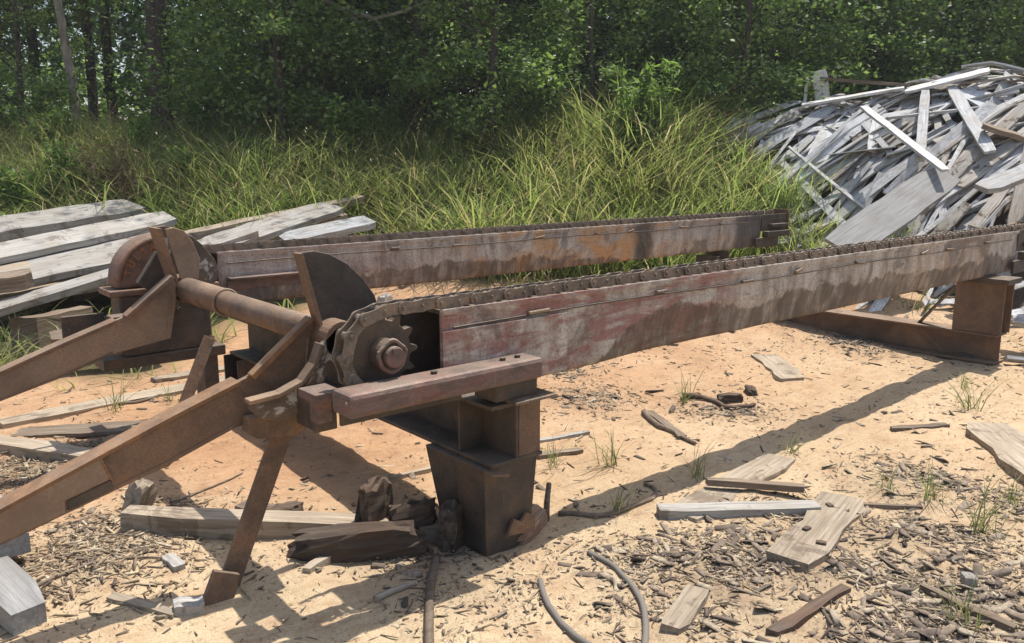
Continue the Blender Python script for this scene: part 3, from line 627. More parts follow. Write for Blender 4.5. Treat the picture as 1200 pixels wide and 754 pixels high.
gplank('board', (800, 607), (915, 538), 0.17, 0.02, M['plank'], 'wide pale yellow board half buried in the sand', jag=.06, sink=.55)
gplank('board', (828, 576), (942, 584), 0.045, 0.03, M['stick'], 'thin brown strip lying across the wide pale yellow board', 'strip', lift=.03, jag=.2)
gplank('board', (925, 664), (988, 590), 0.19, 0.05, M['plank'], 'wide grey board with bark chips on it in the dark litter', jag=.2, sink=.45)
gplank('wood_offcut', (1150, 500), (1250, 575), 0.26, 0.05, M['plank'], 'broad broken slab on open sand beside dry weeds', 'slab', jag=.15)
gplank('board', (895, 418), (930, 446), 0.2, 0.03, M['plank'], 'short wide board on sand near the back cross beam', jag=.15)
gplank('stick', (440, 567), (530, 545), 0.03, 0.03, M['plank'], 'pale straight stick on sand behind the near post', 'stick', jag=.2)
gplank('board', (455, 350), (610, 330), 0.16, 0.03, M['plank'], 'pale board lying on clay between the two deck beams', jag=.1)
gplank('board', (470, 362), (560, 348), 0.1, 0.03, M['plank'], 'short tan board on clay close behind the near chain', jag=.15)
gplank('block', (203, 716), (238, 712), 0.07, 0.05, M['timber'], 'small pale wood block next to the foot plate of the leg', 'block', jag=.1)
gplank('stick', (360, 672), (412, 640), 0.035, 0.035, M['plank'], 'pale barkless stick in the shade under the deck', 'stick', jag=.25)
gplank('board', (60, 430), (240, 412), 0.1, 0.03, M['plank'], 'thin weathered board below the far loading arm', jag=.15)
gplank('board', (120, 425), (215, 418), 0.06, 0.05, M['stick'], 'dark narrow board end under the far loading arm', jag=.15)
gplank('board', (20, 508), (185, 500), 0.18, 0.02, M['stick'], 'dark flat board in the shade beside the long pale board', jag=.1)
gplank('block', (785, 742), (820, 695), 0.085, 0.03, M['plank'], 'short tan board on sawdust beside the bent hose', jag=.08)
gplank('block', (196, 655), (212, 668), 0.045, 0.03, M['timber'], 'little grey block lying on yellow sawdust', 'block', jag=.1)
gplank('board', (130, 700), (205, 722), 0.04, 0.02, M['plank'], 'thin strip on sawdust in the shadow of the near arm', 'strip', jag=.2)
gplank('board', (280, 596), (350, 604), 0.08, 0.04, M['stick'], 'rotting board stub on clay behind the squared timber', jag=.2)
gplank('board', (745, 398), (795, 405), 0.05, 0.02, M['stick'], 'thin dark stick on sand under the near beam', 'stick', jag=.2)
gplank('board', (760, 485), (800, 515), 0.05, 0.035, M['stick'], 'short dark rotted stick pointing at the beam shadow', 'stick', jag=.3)
gplank('board', (1045, 505), (1110, 500), 0.05, 0.02, M['stick'], 'thin dry strip on sand right of the beam shadow', 'strip', jag=.3)
gplank('board', (925, 590), (1080, 596), 0.02, 0.02, M['stick'], 'long thin twig along the edge of the bark litter', 'twig', jag=.3)
gplank('slat', (905, 745), (990, 690), 0.04, 0.03, M['bark'], 'dark bark strip in the litter below the wide grey board', 'bark strip', jag=.3)
gplank('slat', (1080, 690), (1190, 740), 0.035, 0.03, M['stick'], 'long grey-brown strip in the litter near a small tuft', 'strip', jag=.3)
gplank('slat', (625, 520), (690, 508), 0.03, 0.02, M['timber'], 'bright splinter of wood beside the near post', 'splinter', jag=.2)
gplank('slat', (630, 538), (680, 530), 0.05, 0.03, M['stick'], 'weathered splinter tucked behind the near post', 'splinter', jag=.2)
# sawn timber ends leaning in at the corner
for a, b, zz, lb in (((-75, 560), (22, 668), 0.06, 'grey timber end resting on top of another timber'), ((-60, 640), (40, 735), 0.0, 'grey squared timber end lying on sawdust')):
    A = G(*a); B = G(*b)
    plank('timber', (A[0], A[1], tz(A[0], A[1]) + zz + .03), (B[0], B[1], tz(B[0], B[1]) + zz), 0.13, 0.075, M['grey_sheet'], lb, 'timber', jag=.05)
# lumber pile behind the far kicker
LP = [((-60, 375), 5.9, (300, 268), 7.6, .17, .06, 'timber', 'long pale grey board on the near side of the lumber pile'),
      ((-60, 338), 6.5, (210, 285), 8.0, .32, .06, 'timber', 'wide weathered timber with a split edge in the lumber pile'),
      ((-40, 300), 7.2, (200, 252), 8.6, .42, .06, 'timber', 'broad grey board on top of the lumber pile'),
      ((-40, 268), 7.8, (158, 238), 9.2, .5, .09, 'timber', 'thick sawn slab at the back of the lumber pile by the grass'),
      ((-30, 322), 6.9, (150, 290), 8.0, .24, .05, 'plank', 'short board with dark knots within the lumber pile'),
      ((240, 287), 7.2, (390, 240), 8.9, .34, .06, 'timber', 'broad pale grey board slanting up behind the far chain beam'),
      ((330, 278), 7.8, (434, 256), 8.4, .3, .06, 'slab', 'grey board end lying behind the far chain beam'),
      ((215, 272), 8.0, (425, 229), 9.4, .12, .07, 'plank', 'tan timber end poking out of the grass behind the far beam'),
      ((-60, 296), 7.5, (175, 262), 8.8, .42, .05, 'plank', 'second broad tan board tucked beside the broad grey board'),
      ((-60, 322), 7.0, (205, 274), 8.2, .42, .05, 'timber', 'middle grey board filling the lumber pile'),
      ((150, 306), 7.4, (335, 268), 8.3, .42, .05, 'timber', 'low grey board passing behind the far kicker'),
      ((262, 272), 8.3, (402, 248), 9.0, .36, .05, 'plank', 'low tan board between the slanting board and the grass'),
      ((-60, 330), 6.1, (38, 316), 6.4, .16, .12, 'stick', 'dark squared block end under the long pale board'),
      ((60, 392), 5.6, (200, 372), 6.0, .2, .10, 'stick', 'short rotting timber below the gearbox'),
      ((-20, 345), 6.9, (170, 318), 7.8, .3, .07, 'plank', 'low tan board under the wide weathered timber')]
for (a, ta, b, tb_, w_, th, mt, lb) in LP:
    A = at(a[0], a[1], ta); B = at(b[0], b[1], tb_)
    plank('lumber', A - np.array([0, 0, th]), B - np.array([0, 0, th]), w_, th, M[mt], lb, 'timber', 'lumber pile behind the deck', jag=.05, n=10, roll=.2)
for (px, py, t_, w_) in ((60, 360, 6.6, .14), (250, 300, 8.0, .14), (20, 305, 7.5, .14), (330, 280, 8.8, .14), (120, 290, 8.2, .14)):
    A = at(px, py, t_); g = tz(A[0], A[1]); hgt = max(0.06, A[2] - g)
    d = np.array([RT[0], RT[1], 0]) * 0.1 + np.array([FW[0], FW[1], 0]) * 0.35
    plank('bearer', (A[0] - d[0], A[1] - d[1], g - .05), (A[0] + d[0], A[1] + d[1], g - .05), w_, hgt, M['stick'], 'dark bearer block propping up the lumber pile', 'bearer', 'bearers under the lumber pile', jag=.05)

def chunk(name, c, dims, rotz, mat, label, cat, seed, jag=0.25, tilt=(0, 0), group=None):
    r = random.Random(seed); n = 5; v = []; idx_ = {}; f = []
    def vid(i, j, k):
        if (i, j, k) not in idx_:
            p = Vector((i / n - .5, j / n - .5, k / n - .5)); q = p * (1 - 0.22 * (p.length / 0.87) ** 3)
            idx_[(i, j, k)] = len(v); v.append(Vector((q.x * dims[0], q.y * dims[1], q.z * dims[2])) + Vector((r.uniform(-1, 1) * dims[0], r.uniform(-1, 1) * dims[1], r.uniform(-1, 1) * dims[2])) * jag * 0.16)
        return idx_[(i, j, k)]
    for a in range(n):
        for b in range(n):
            for s_ in (0, n):
                q1 = [vid(s_, a, b), vid(s_, a + 1, b), vid(s_, a + 1, b + 1), vid(s_, a, b + 1)]; f.append(q1 if s_ else q1[::-1])
                q2 = [vid(a, s_, b), vid(a + 1, s_, b), vid(a + 1, s_, b + 1), vid(a, s_, b + 1)]; f.append(q2[::-1] if s_ else q2)
                q3 = [vid(a, b, s_), vid(a + 1, b, s_), vid(a + 1, b + 1, s_), vid(a, b + 1, s_)]; f.append(q3 if s_ else q3[::-1])
    o = link(name, mesh_of(name, v, f, mat)); o.location = c; o.rotation_euler = (tilt[0], tilt[1], rotz)
    return tag(o, label, cat, group)
def gchunk(name, px, py, dims, rz, mat, label, cat, seed, **kw):
    g = G(px, py); return chunk(name, (g[0], g[1], g[2] + dims[2] * 0.32), dims, rz, mat, label, cat, seed, **kw)
gchunk('rotten_block', 612, 625, (.24, .15, .1), 0.35, M['rotten'], 'crumbling reddish wood block at the foot of the near post', 'wood block', 1, tilt=(.15, -.2))
gchunk('bark_slab', 440, 622, (.16, .07, .26), 0.3, M['bark'], 'jagged dark bark slab standing behind the near post, tallest of its row', 'bark slab', 2, jag=.55)
gchunk('bark_slab', 485, 632, (.2, .08, .2), -0.2, M['bark'], 'dark bark slab leaning between two others beside the near post', 'bark slab', 3, jag=.55)
gchunk('bark_slab', 530, 640, (.14, .08, .22), 0.6, M['bark'], 'dark bark slab touching the near post', 'bark slab', 4, jag=.5)
gchunk('bark_slab', 420, 650, (.5, .12, .14), -0.5, M['bark'], 'long dark slab lying in deep shade under the deck', 'bark slab', 5, jag=.5)
gchunk('wood_stub', 165, 600, (.1, .09, .17), 0.5, M['plank'], 'broken upright wood stub below the near loading arm', 'wood stub', 6, jag=.4, tilt=(.2, .25))
gchunk('wood_stub', 452, 375, (.16, .1, .3), 0.4, M['timber'], 'pale upright wood stub behind the near kicker', 'wood stub', 8, jag=.35)
gchunk('wood_stub', 690, 325, (.3, .16, .2), 0.2, M['timber'], 'grey wood lump on the clay under the far beam', 'wood lump', 9, jag=.4)
gchunk('stone', 1135, 686, (.055, .045, .05), 0.7, M['timber'], 'small pale stone on dark bark litter', 'stone', 10, jag=.3)
for k, (px, py) in enumerate(((335, 604), (1130, 420), (855, 470), (880, 462), (690, 425))):
    gchunk('bark_piece', px, py, (.16, .07, .06), k * 1.3, M['bark'], 'dark chunk of bark lying loose on the sand', 'bark chunk', 20 + k, jag=.5, group='loose bark chunks on the sand')
for k, (px, py) in enumerate(((945, 628), (972, 600), (962, 645))):
    g = G(px, py); chunk('bark_chip', (g[0], g[1], g[2] + .032), (.04, .025, .012), k, M['bark'], 'dark bark chip sitting on the wide grey board', 'bark chip', 40 + k, group='bark chips on the wide board')
# hoses, roots and branches
def strand(name, pxs, r, mat, label, cat, lift=0.6, taper=1.0):
    P = [G(*p) for p in pxs]; Q = []
    for i in range(len(P) - 1):
        p0 = P[max(i - 1, 0)]; p1, p2 = P[i], P[i + 1]; p3 = P[min(i + 2, len(P) - 1)]
        for u in np.linspace(0, 1, 6)[:-1]:
            q = 0.5 * (2 * p1 + (p2 - p0) * u + (2 * p0 - 5 * p1 + 4 * p2 - p3) * u * u + (3 * p1 - p0 - 3 * p2 + p3) * u ** 3)
            Q.append((q[0], q[1], tz(q[0], q[1]) + r * lift))
    Q.append((P[-1][0], P[-1][1], P[-1][2] + r * lift))
    return solo(name, MB().tube(Q, [r * (1 + (taper - 1) * i / (len(Q) - 1)) for i in range(len(Q))], 8), mat, label, cat, smooth=True)
strand('hose', [(690, 650), (722, 668), (748, 700), (757, 735), (752, 790)], 0.0115, M['hose'], 'grey hose bending across sawdust beside a short tan board', 'hose')
strand('hose', [(633, 682), (640, 705), (660, 735), (700, 765), (740, 790)], 0.0115, M['hose'], 'grey curved hose on sawdust in front of the near post', 'hose')
strand('root', [(655, 604), (700, 606), (735, 598), (765, 585), (768, 575), (755, 569)], 0.013, M['stick'], 'bent woody root ending in a hook beside the beam shadow', 'root', taper=.6)
strand('branch', [(505, 800), (503, 740), (505, 690), (512, 655)], 0.016, M['stick'], 'dark straight branch lying towards the near post', 'branch')
strand('branch', [(755, 485), (770, 500), (795, 512), (815, 522)], 0.02, M['stick'], 'crooked dark branch reaching the edge of the beam shadow', 'branch', taper=.5)
strand('branch', [(800, 465), (835, 472), (855, 480), (885, 476)], 0.022, M['bark'], 'forked dark branch on the sand behind the beam shadow', 'branch', taper=.5)
strand('branch', [(200, 590), (240, 575), (285, 555)], 0.008, M['stick'], 'thin bent twig on clay behind the squared timber', 'twig', taper=.4)
strand('branch', [(40, 690), (110, 660), (190, 655)], 0.008, M['stick'], 'thin twig lying on the bark litter under the near arm', 'twig', taper=.4)
strand('branch', [(440, 705), (470, 692), (487, 686)], 0.014, M['plank'], 'short barkless twig at the edge of the shade', 'twig', taper=.7)
strand('branch', [(140, 475), (200, 462), (270, 430), (320, 425)], 0.012, M['stick'], 'bent branch on clay behind the braced leg of the far arm', 'branch', taper=.5)
g = G(640, 610)
solo('stake', MB().tube([(g[0], g[1], g[2] - .03), (g[0] + .005, g[1], g[2] + .08), (g[0] + .012, g[1] - .005, g[2] + .17)], [.016, .013, .011], 8), M['stick'], 'short upright stake stub beside the near post', 'stake', smooth=True)

# ------------------------------------------------------------------ heap of slabs
core_s = np.linspace(1.2, 9.2, 60); core_t = np.linspace(5.6, 13.2, 60)
CS, CT = np.meshgrid(core_s, core_t, indexing='ij'); CX, CY = st(0, 0)[0] + RT[0] * CS + FW[0] * CT, st(0, 0)[1] + RT[1] * CS + FW[1] * CT
CZ = heap(CS, CT) - 0.2 + 0.10 * (fbm(CS * 5, CT * 5, 3) - .5)
ii = np.arange(3600).reshape(60, 60)
qd = np.stack([ii[:-1, :-1], ii[1:, :-1], ii[1:, 1:], ii[:-1, 1:]], -1).reshape(-1, 4)
tag(link('wood_waste', np_mesh('wood_waste', np.stack([CX, CY, CZ], -1).reshape(-1, 3), qd.ravel(), np.arange(len(qd)) * 4, M['bark'])), 'matted bark and rotten wood inside the slab heap', 'wood waste', kind='stuff')
SLAB_L = 'silver-grey sawmill slab lying in the big heap beside the grass'
BARK_L = 'brownish bark-edged slab lying in the big heap beside the grass'
nsl = 0; r_ = random.Random(5)
while nsl < 300:
    s0 = r_.uniform(1.9, 8.6); tr = float(np.interp(s0, RS, RTt)); wd = float(np.interp(s0, RS, WD)); t0 = tr + 0.5 - r_.random() ** 0.9 * (wd + 0.3)
    if t0 < 5.9 or 1.1 > heap(s0, t0) - (tz(*st(s0, t0))) + 1.05: continue
    pxx = 600 + 958 * s0 / t0
    if s0 > 8.3 or (pxx > 1290 and r_.random() < .55): continue
    L = r_.choice((0.5, 0.9, 1.4, 1.8, 2.4, 3.0)) * r_.uniform(.8, 1.2)
    main = 0.32 if s0 < 5.4 else -0.15
    ang = main + r_.gauss(0, 0.32) if r_.random() < .82 else r_.uniform(-1.5, 1.5)
    if t0 < 8: L = min(L, 1.3); ang = r_.gauss(0.1, 0.6)
    ds, dt = math.cos(ang) * L / 2, math.sin(ang) * L / 2
    n = 6; P = []
    for i in range(n + 1):
        u = i / n * 2 - 1; s1, t1 = s0 + ds * u, t0 + dt * u; x, y = st(s1, t1)
        P.append((x, y, max(float(heap(s1, t1)), tz(x, y) - .02)))
    lay = r_.uniform(-0.07, 0.13)
    A, B = np.array(P[0]), np.array(P[-1])
    chord = [A[2] + (B[2] - A[2]) * i / n for i in range(n + 1)]
    zs = [0.8 * (P[i][2] - chord[i]) for i in range(n + 1)]
    up = max(0, max(P[i][2] - chord[i] - zs[i] for i in range(n + 1))) * 0.35 + lay
    A[2] += up; B[2] += up
    w_ = r_.choice((.03, .045, .06, .08, .1, .13, .17)) * r_.uniform(.8, 1.2); th = r_.uniform(.01, .026)
    bk = r_.random() < .27
    e = 0.25; sx0, tx0 = s0, t0
    hx = float(heap(sx0, tx0 + e) - heap(sx0, tx0 - e)) / (2 * e)
    kd = ('brownish bark-edged ' if bk else 'silver-grey ') + ('long ' if L > 1.6 else 'short ' if L < 1.0 else 'middling ') + ('narrow ' if w_ < .065 else 'wide ')
    wh = 'near the crest of the big heap' if t0 > tr - 1.1 else 'at the foot of the big heap' if t0 < 8.2 else 'on the open face of the big heap'
    o = plank('wood_offcut', A, B, w_, th, M['slab_bark' if bk else 'slab'], kd + 'slab lying ' + wh, 'slab', kd + 'slabs ' + wh, roll=math.atan(hx) * 0.55 * (1 if math.cos(ang) > 0 else -1) + r_.gauss(0, .3), seed=nsl, jag=.14, wane=.1 if bk else 0.0, zs=zs)
    nsl += 1
def hp(px, py, t): return at(px, py, t)
SP = [((1062, 108), 10.35, (1160, 84), 9.9, .34, .03, .25, 'broad silver board forming the very top of the slab heap'),
      ((928, 92), 11.6, (1065, 102), 10.4, .05, .04, 0, 'thin dark pole sticking out sideways near the top of the heap'),
      ((1115, 103), 10.0, (1160, 180), 8.6, .13, .03, .2, 'narrow slab lying straight down the face of the heap below the top board'),
      ((1130, 106), 9.9, (1235, 165), 9.0, .34, .03, .35, 'broad smooth board sloping down the end of the heap'),
      ((1012, 127), 9.9, (1108, 202), 8.0, .09, .03, .1, 'long thin slab crossing the other slabs down the face of the heap'),
      ((1085, 110), 10.1, (1078, 190), 8.5, .10, .05, .1, 'dark-edged slab pointing down from beneath the top board'),
      ((985, 294), 7.3, (1108, 206), 8.2, .36, .035, .5, 'large wide grey sheet of wood leaning at the foot of the heap'),
      ((1150, 150), 8.9, (1215, 170), 8.7, .2, .05, .2, 'bark-backed brown slab near the end of the heap'),
      ((940, 125), 10.9, (1060, 104), 10.4, .2, .03, .2, 'curved grey slab along the crest of the heap'),
      ((870, 165), 11.0, (1040, 118), 10.5, .16, .03, .2, 'long pale slab along the crest of the heap'),
      ((1040, 140), 9.6, (1150, 128), 9.5, .1, .03, .1, 'level pale slab across the upper face of the heap'),
      ((1150, 225), 7.7, (1240, 190), 8.0, .22, .05, .3, 'rounded pale slab low on the end of the heap')]
for (a, ta, b, tb_, w_, th, rl, lb) in SP:
    plank('wood_offcut', at(a[0], a[1], ta), at(b[0], b[1], tb_), w_, th, M['stick' if ('pole' in lb or 'brown' in lb) else 'grey_sheet' if 'sheet' in lb else 'slab'], lb, 'slab', roll=rl, jag=.06, n=8)
plank('wood_offcut', at(944, 128, 11.3), at(948, 91, 11.25), .11, .03, M['slab'], 'short upright slab end standing above the crest of the heap', 'slab', jag=.08, roll=1.1)
plank('wood_offcut', at(966, 128, 11.3), at(961, 83, 11.25), .2, .03, M['slab'], 'wider upright slab end standing above the crest of the heap', 'slab', jag=.08, roll=1.1)
# slab ends at the toe of the heap, beside the back cross beam
for k in range(26):
    px = r_.uniform(1178, 1275); py = r_.uniform(330, 470); t_ = 6.9 - (py - 330) / 140 * 1.5
    A = at(px, py, t_); A[2] = max(A[2], tz(A[0], A[1]) + .01); an = r_.gauss(-.1, .4); L = r_.uniform(.4, 1.0)
    d = np.array([RT[0] * math.cos(an) + FW[0] * math.sin(an), RT[1] * math.cos(an) + FW[1] * math.sin(an), r_.uniform(-.1, .06)]) * L
    plank('wood_offcut', A, A + d, r_.uniform(.05, .14), r_.uniform(.015, .04), M['slab' if k % 3 else 'slab_bark'], 'loose slab end at the toe of the heap beside the back cross beam', 'slab', 'slab ends at the toe of the heap', roll=r_.gauss(0, .3), seed=900 + k, jag=.15)

# ------------------------------------------------------------------ chips and bark litter (beyond counting)
def chips(name, n, smin, smax, mat, label, dens, box_, seed, slim=1.0):
    g = np.random.default_rng(seed); xs = []; ys = []; got = 0
    while got < n:
        x = g.uniform(box_[0], box_[1], n * 4); y = g.uniform(box_[2], box_[3], n * 4); k = g.random(n * 4) < dens(x, y)
        xs.append(x[k]); ys.append(y[k]); got += k.sum()
    x = np.concatenate(xs)[:n]; y = np.concatenate(ys)[:n]
    L = smin * (smax / smin) ** (g.random(n) ** 1.8); W = np.minimum(L * g.uniform(.12, .55, n), .035) * slim; T = np.minimum(L * g.uniform(.05, .16, n), .007)
    yaw = g.uniform(0, 6.283, n); pit = g.normal(0, .25, n); rol = g.normal(0, .4, n)
    base = np.array([(-1, -1, 0), (1, -.7, 0), (1, .8, 0), (-.8, 1, 0), (-.9, -.6, 1), (.8, -.5, 1), (.7, .6, 1), (-.7, .7, 1)], float)
    V = base[None] * np.stack([L / 2, W / 2, T], -1)[:, None, :] + g.normal(0, .13, (n, 8, 3)) * np.stack([L / 2, W / 2, T * .6], -1)[:, None, :]
    cr, sr = np.cos(rol)[:, None], np.sin(rol)[:, None]; V[..., 1], V[..., 2] = V[..., 1] * cr - V[..., 2] * sr, V[..., 1] * sr + V[..., 2] * cr
    cp, sp = np.cos(pit)[:, None], np.sin(pit)[:, None]; V[..., 0], V[..., 2] = V[..., 0] * cp - V[..., 2] * sp, V[..., 0] * sp + V[..., 2] * cp
    cy_, sy_ = np.cos(yaw)[:, None], np.sin(yaw)[:, None]; V[..., 0], V[..., 1] = V[..., 0] * cy_ - V[..., 1] * sy_, V[..., 0] * sy_ + V[..., 1] * cy_
    z = terrain(x, y) + g.uniform(-.005, .005, n)
    V += np.stack([x, y, z], -1)[:, None, :]
    F = np.array([(3, 2, 1, 0), (4, 5, 6, 7), (0, 1, 5, 4), (1, 2, 6, 5), (2, 3, 7, 6), (3, 0, 4, 7)])
    loops = (F[None] + (np.arange(n) * 8)[:, None, None]).ravel()
    tag(link(name, np_mesh(name, V.reshape(-1, 3), loops, np.arange(n * 6) * 4, mat)), label, 'litter', kind='stuff')
nf = lambda x, y: np.clip(3.2 * (fbm(x * 3.5, y * 3.5, 4) - .36), 0.06, 1)
chips('wood_chips', 42000, .005, .034, M['chips'], 'small pale and brown wood chips scattered on the sand', lambda x, y: np.clip(0.02 + 1.0 * litmask(x, y), 0, 1) * nf(x, y) * (1 - vegmask(x, y)), (-2.2, 6.0, -2.2, 3.6), 1)
chips('bark_litter', 4000, .01, .13, M['dark_chips'], 'dark broken bark and splinters strewn over the sand', lambda x, y: np.clip(1.2 * litmask(x, y) - .18, 0, 1) * nf(x, y) * (0.12 + .88 * sstep(-.4, .2, x)) + 0.004, (-2.2, 6.0, -2.2, 3.2), 2)
chips('shavings', 5200, .012, .075, M['chips'], 'tangled pale shavings under the near arm', lambda x, y: bump(x, y, *G(115, 645)[:2], .33) + .8 * bump(x, y, *G(50, 550)[:2], .35), (-2.0, -0.6, 0.0, 2.6), 3, .35)
chips('straw_splinters', 7000, .02, .1, M['chips'], 'thin pale splinters and straw lying on the sand', lambda x, y: np.clip(0.05 + 1.0 * litmask(x, y), 0, 1) * (1 - vegmask(x, y)), (-2.2, 6.0, -2.2, 3.6), 6, .2)
chips('heap_splinters', 2500, .1, .5, M['chips'], 'broken splinters spilling around the slab heap', lambda x, y: (surf(x, y) > terrain(x, y) + .02) * 1.0 * (to_st(x, y)[1] < 9.5), (3.0, 9, -1.5, 7), 4)

# ------------------------------------------------------------------ grass
def blades(x, y, L, wid, g, droop=0.55, zoff=0.0):
    n = len(x); z = surf(x, y) * (x < 200) + terrain(x, y) * (x >= 200) - 0.02 + zoff
    az = g.uniform(0, 6.283, n); lean = np.abs(g.normal(.32, .24, n)) ; dr = np.clip(g.normal(droop, .22, n), .05, 1.1)
    tw = az + math.pi / 2 + g.normal(0, .5, n)
    us = (0, .38, .72, 1.0); ws = (1, .95, .65, 0)
    rows = []
    for u, ww in zip(us, ws):
        h = L * (lean * u + dr * .75 * u ** 2.4); zz = z + L * (u - .42 * dr * u ** 2.6)
        cx_ = x + np.cos(az) * h; cy_ = y + np.sin(az) * h
        if ww > 0:
            rows.append(np.stack([cx_ - np.cos(tw) * wid * ww / 2, cy_ - np.sin(tw) * wid * ww / 2, zz], -1)); rows.append(np.stack([cx_ + np.cos(tw) * wid * ww / 2, cy_ + np.sin(tw) * wid * ww / 2, zz], -1))
        else: rows.append(np.stack([cx_, cy_, zz], -1))
    V = np.stack(rows, 1)
    lp = np.array([0, 1, 3, 2, 2, 3, 5, 4, 4, 5, 6]); loops = (lp[None] + (np.arange(n) * 7)[:, None]).ravel()
    starts = (np.array([0, 4, 8])[None] + (np.arange(n) * 11)[:, None]).ravel()
    return V.reshape(-1, 3), loops, starts
PILE = [(np.array(to_st(*at(a[0], a[1], ta)[:2])), np.array(to_st(*at(b[0], b[1], tb_)[:2]))) for (a, ta, b, tb_, *_r) in LP]
def nograss(x, y):
    s, t = to_st(x, y); m = np.ones_like(x)
    for A, B in PILE:
        d = B - A; u = np.clip(((s - A[0]) * d[0] + (t - A[1]) * d[1]) / d.dot(d), 0, 1)
        m *= sstep(.22, .5, np.hypot(s - A[0] - d[0] * u, t - A[1] - d[1] * u))
    hh = heap(s, t) - terrain(x, y); m *= 1 - sstep(.0 + .35 * sstep(3.6, 2.8, s), .25 + .45 * sstep(3.6, 2.8, s), hh) * np.where(t < 9.4, .93, 1.0)
    m *= sstep(2.5, 2.7, y) + (t < 3)
    return np.clip(m, 0, 1)
g = np.random.default_rng(21)
s = g.uniform(-11.5, 10.5, 600000); t = 4.2 + 12.3 * g.random(600000) ** .85
x, y = CAM[0] + RT[0] * s + FW[0] * t, CAM[1] + RT[1] * s + FW[1] * t
clump = np.clip((fbm(x * 2.3, y * 2.3, 3) - .3) * 2.6, .12, 1)
keep = (g.random(len(x)) < vegmask(x, y) * nograss(x, y) * clump * .95) & (np.abs(s) < .66 * t + .8)
x, y, t_k, s_k = x[keep], y[keep], t[keep], s[keep]
hl = (.42 + .42 * fbm(x * .9, y * .9, 3) + .35 * sstep(7.5, 11, t_k)) * (.35 + .9 * g.random(len(x)) ** 1.4) * (1 + .22 * bump(x, y, *st(1.6, 11.5), 2.0))
hl *= np.where(t_k < 7, .62, 1.0) * np.where(heap(s_k, t_k) > terrain(x, y), .6, 1.0)
V, lo, sta = blades(x, y, hl, g.uniform(.005, .016, len(x)) * (1 + .025 * t_k), g, .74)
tag(link('tall_grass', np_mesh('tall_grass', V, lo, sta, M['grass'])), 'tall arching green and straw-coloured grass behind the log deck', 'grass', kind='stuff')

# seed stalks above the grass
k = g.choice(len(x), 2200, replace=False); xs_, ys_, ts_ = x[k], y[k], t_k[k]
L = g.uniform(.8, 1.45, len(k)) * np.where(ts_ < 8, .65, 1.0)
V1, l1, s1 = blades(xs_, ys_, L, np.full(len(k), .005), g, .35)
tip = V1.reshape(-1, 7, 3)[:, 6]; mid_ = V1.reshape(-1, 7, 3)[:, 4]
vv = [V1]; ll = [l1]; ss = [s1]; nv = len(V1); nl = len(l1)
for j in range(7):
    u = g.uniform(0, 1, len(k))[:, None]; c0 = mid_ * (1 - u) + tip * u; d = g.normal(0, 1, (len(k), 3)); d[:, 2] = -np.abs(d[:, 2]) * .5; d *= (.05 / np.linalg.norm(d, axis=1))[:, None]
    e = np.cross(d, np.array([0, 0, 1.])); e *= (.006 / (np.linalg.norm(e, axis=1) + 1e-6))[:, None]
    q = np.stack([c0, c0 + d * .5 + e, c0 + d, c0 + d * .5 - e], 1).reshape(-1, 3)
    vv.append(q); ll.append(np.arange(len(q)) + nv); ss.append(np.arange(len(k)) * 4 + nl); nv += len(q); nl += len(q)
tag(link('seed_stalks', np_mesh('seed_stalks', np.concatenate(vv), np.concatenate(ll), np.concatenate(ss), M['seed'])), 'dry seed heads standing above the tall grass', 'grass', kind='stuff')
# single tufts on the sand
TM = []
for k in range(5):
    g2 = np.random.default_rng(50 + k); n = 26
    x0 = g2.normal(0, .025, n); y0 = g2.normal(0, .025, n)
    V, lo, sta = blades(x0 * 0 + 300, y0 * 0 + 300, g2.uniform(.12, .3, n), g2.uniform(.003, .0055, n), g2, .5)
    V = V - np.array([300, 300, tz(300, 300)]); V[:, 0] += np.repeat(x0, 7); V[:, 1] += np.repeat(y0, 7)
    TM.append(np_mesh('grass_tuft', V, lo, sta, M['tuft']))
TUFT = [(805, 470, 1.0, 'wiry grass tuft on sand between the forked branch and the beam'), (715, 545, 1.1, 'wiry grass tuft at the edge of the beam shadow near the post'), (925, 530, .8, 'wiry grass tuft beside the wide pale yellow board'), (815, 560, .9, 'wiry grass tuft inside the beam shadow above the pale yellow board'), (1040, 575, .7, None), (1090, 585, 1.0, None),
        (1150, 625, 1.1, None), (1140, 480, 1.3, 'tall dry grass tuft beside the broad broken slab'), (650, 545, .8, 'grass tuft right beside the near post'), (135, 480, 1.2, 'green grass tuft growing against the long pale board'), (20, 405, 1.8, 'big grass tuft beside the lumber pile'), (45, 385, 1.6, 'grass tuft tight under the long pale timber of the lumber pile'), (1070, 370, 2.0, 'large grass tuft behind the back cross beam'),
        (1185, 590, .7, None), (1128, 730, .9, 'grass tuft beside the long grey-brown strip in the litter'), (1130, 455, .8, 'grass tuft at the end of the beam shadow'), (725, 600, .7, 'grass tuft growing over the bent root'), (200, 470, .7, 'grass tuft behind the braced leg of the far arm'), (1105, 365, 1.6, 'grass tuft against the brace of the back post'), (15, 430, 1.4, 'grass tuft below the far loading arm'), (690, 415, .6, 'small grass tuft under the edge of the near beam'), (285, 645, .5, 'tiny grass tuft beside the near brace leg')]
for k, (px, py, sc, lb) in enumerate(TUFT):
    p = G(px, py); o = link('grass_tuft', TM[k % 5], None, (p[0], p[1], p[2])); o.scale = (sc, sc, sc * .95); o.rotation_euler = (0, 0, k * 1.9)
    tag(o, lb or 'thin wiry grass tuft growing in the bark litter on the sand', 'grass tuft', 'lone grass tufts on the sand')
